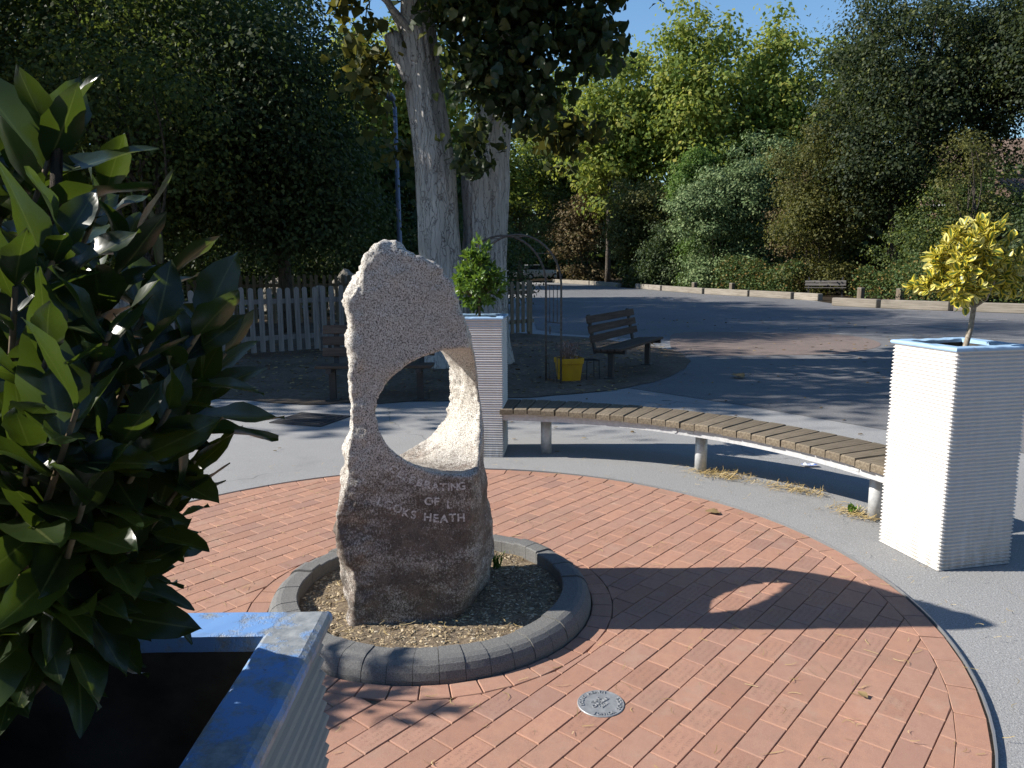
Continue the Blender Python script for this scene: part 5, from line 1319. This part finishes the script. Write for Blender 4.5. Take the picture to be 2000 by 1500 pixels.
# ================================================================== HOUSE ON THE RIGHT
hs = empty('house', (27.5, 41.0, 0), math.radians(-14), 'brown brick house with a tiled roof half hidden by the right hand oaks', 'house')
MB().box((0, 2.5, 2.3), (9, 6, 4.6)).build('wall', M['house_wall'], hs)
rf = MB(); rf.add([(-5, -1.1, 4.55), (5, -1.1, 4.55), (5, 2.5, 8.3), (-5, 2.5, 8.3), (5, 6.1, 4.55), (-5, 6.1, 4.55)], [(0, 1, 2, 3), (3, 2, 4, 5), (0, 3, 5), (1, 4, 2)])
roof = rf.build('roof', M['roof_tile'], hs)
tl = MB().box((0, 0, 0), (.33, .44, .035), bev=.006).mesh('tile'); tl.materials.append(M['roof_tile'])
sl_ = math.atan2(8.3 - 4.55, 3.6)
for i in range(13):
    for j in range(23):
        x = -4.9 + .335 * j + (.16 if i % 2 else 0); s = .22 + .37 * i
        if x > 2.6: continue
        o = bpy.data.objects.new('tile', tl); link(o, roof)
        o.location = (x, -1.1 + s * math.cos(sl_), 4.60 + s * math.sin(sl_)); o.rotation_euler = (sl_ - .05, random.gauss(0, .008), 0)
MB().tube([(-5, -1.2, 4.48), (5, -1.2, 4.48)], .07, 8).build('gutter', M['white_trim'], hs)
for x in (-3.0, .2, 3.0):
    w_ = MB().box((x, -.53, 1.9), (1.3, .1, 1.3)).build('window', M['white_trim'], hs); MB().box((x, -.59, 1.9), (1.12, .03, 1.12)).build('pane', M['glass'], w_)
# lower lean-to with ribbed roof in front
sh = empty('lean_to', (25.8, 36.6, 0), math.radians(-10), 'low shed with a ribbed tan roof in front of the house', 'shed')
MB().box((1.2, 1.2, 2.0), (4.6, 2.4, 4.0)).build('wall', M['bench_dark'], sh)
for k in range(20):
    Mx = Matrix.Translation((-1.35 + .27 * k, .9, 4.95)) @ Matrix.Rotation(math.radians(24), 4, 'X')
    MB().box((0, 0, 0), (.22, 3.6, .07), bev=.02, M=Mx).build('roof_rib', M['roof_tile'], sh)
Mx = Matrix.Translation((1.2, .9, 4.90)) @ Matrix.Rotation(math.radians(24), 4, 'X')
MB().box((0, 0, 0), (5.5, 3.5, .05), M=Mx).build('roof_deck', M['roof_tile'], sh)
MB().box((1.2, -.78, 4.12), (5.5, .06, .16)).build('fascia', M['white_trim'], sh)

# ================================================================== BOULDERS, CARS, STUMP
def boulder(loc, s, label, seed):
    bm = bmesh.new(); bmesh.ops.create_icosphere(bm, subdivisions=4, radius=1)
    for v in bm.verts:
        d = 1 + .25 * mnoise.noise(v.co * 1.3 + Vector((seed, 0, 0))) + .08 * mnoise.noise(v.co * 5 + Vector((seed, 0, 0)))
        v.co = Vector((v.co.x * s[0], v.co.y * s[1], v.co.z * s[2])) * d
    me = bpy.data.meshes.new('boulder'); bm.to_mesh(me); bm.free()
    tag(mesh_obj('boulder', me, M['boulder'], None, loc), label, 'boulder', 'pale boulders under the trees')
boulder((-4.9, 22.6, .6), (.6, .45, .8), 'large pale boulder behind the old brown fence left of the stone', 1)
boulder((-6.9, 22.4, .5), (.5, .4, .7), 'smaller boulder left of the large pale boulder', 4)
boulder((-2.05, 14.0, .85), (.28, .26, .98), 'brown rounded post stump behind the top of the standing stone', 9)
def car(loc, rz, mat, label):
    t = empty('parked_car', loc, rz, label, 'car', 'cars glimpsed beyond the playground')
    secs = []
    prof = [(-2.1, .45, .75), (-2.05, .35, .95), (-1.5, .3, 1.0), (-1.2, .3, 1.02), (1.0, .3, .98), (1.9, .3, .9), (2.1, .4, .7)]
    MB().loft([[(x, -.85, z0), (x, .85, z0), (x, .88, (z0 + z1) / 2), (x, .8, z1), (x, -.8, z1), (x, -.88, (z0 + z1) / 2)] for x, z0, z1 in prof]).build('body', mat, t)
    MB().loft([[(x, -w, 0.98), (x, w, .98), (x, w * .82, z1), (x, -w * .82, z1)] for x, w, z1 in ((-1.9, .75, 1.0), (-1.5, .76, 1.42), (.1, .76, 1.46), (.95, .74, 1.0))]).build('window', M['glass'], t)
    MB().box((-.65, 0, 1.46), (1.6, 1.15, .05), bev=.02).build('roof', mat, t)
    for x in (-1.3, 1.3):
        for y in (-.82, .82):
            w_ = MB().tube([(x, y - .1, .32), (x, y + .1, .32)], .32, 18).build('wheel', M['tyre'], t, True); MB().tube([(x, y - .11, .32), (x, y + .11, .32)], .19, 12).build('rim', M['galv'], w_, True)
car((2.9, 76.5, 0), .3, M['car_silver'], 'silver car glimpsed through the garden arch')
car((-1.6, 77, 0), .2, M['car_white'], 'white car glimpsed left of the arch beyond the trunk')

# ================================================================== UNSEEN BLOCK ADDED BEHIND THE VIEWER TO CUT SKY LIGHT
sc = empty('sky_blocker_building', (0, -11.0, 0), 0, 'unseen brick block added behind the viewer to cut sky light', 'building')
MB().box((2, -3, 4.0), (40, 6, 8.0)).build('wall', M['house_wall'], sc)
MB().box((2, -3, 8.15), (40.6, 6.6, .3)).build('roof', M['roof_tile'], sc)
for k in range(11):
    for z in (1.7, 5.2):
        w_ = MB().box((-16 + 3.4 * k, .02, z), (1.9, .1, 1.5)).build('window', M['white_trim'], sc); MB().box((-16 + 3.4 * k, .08, z), (1.7, .03, 1.3)).build('pane', M['glass'], w_)
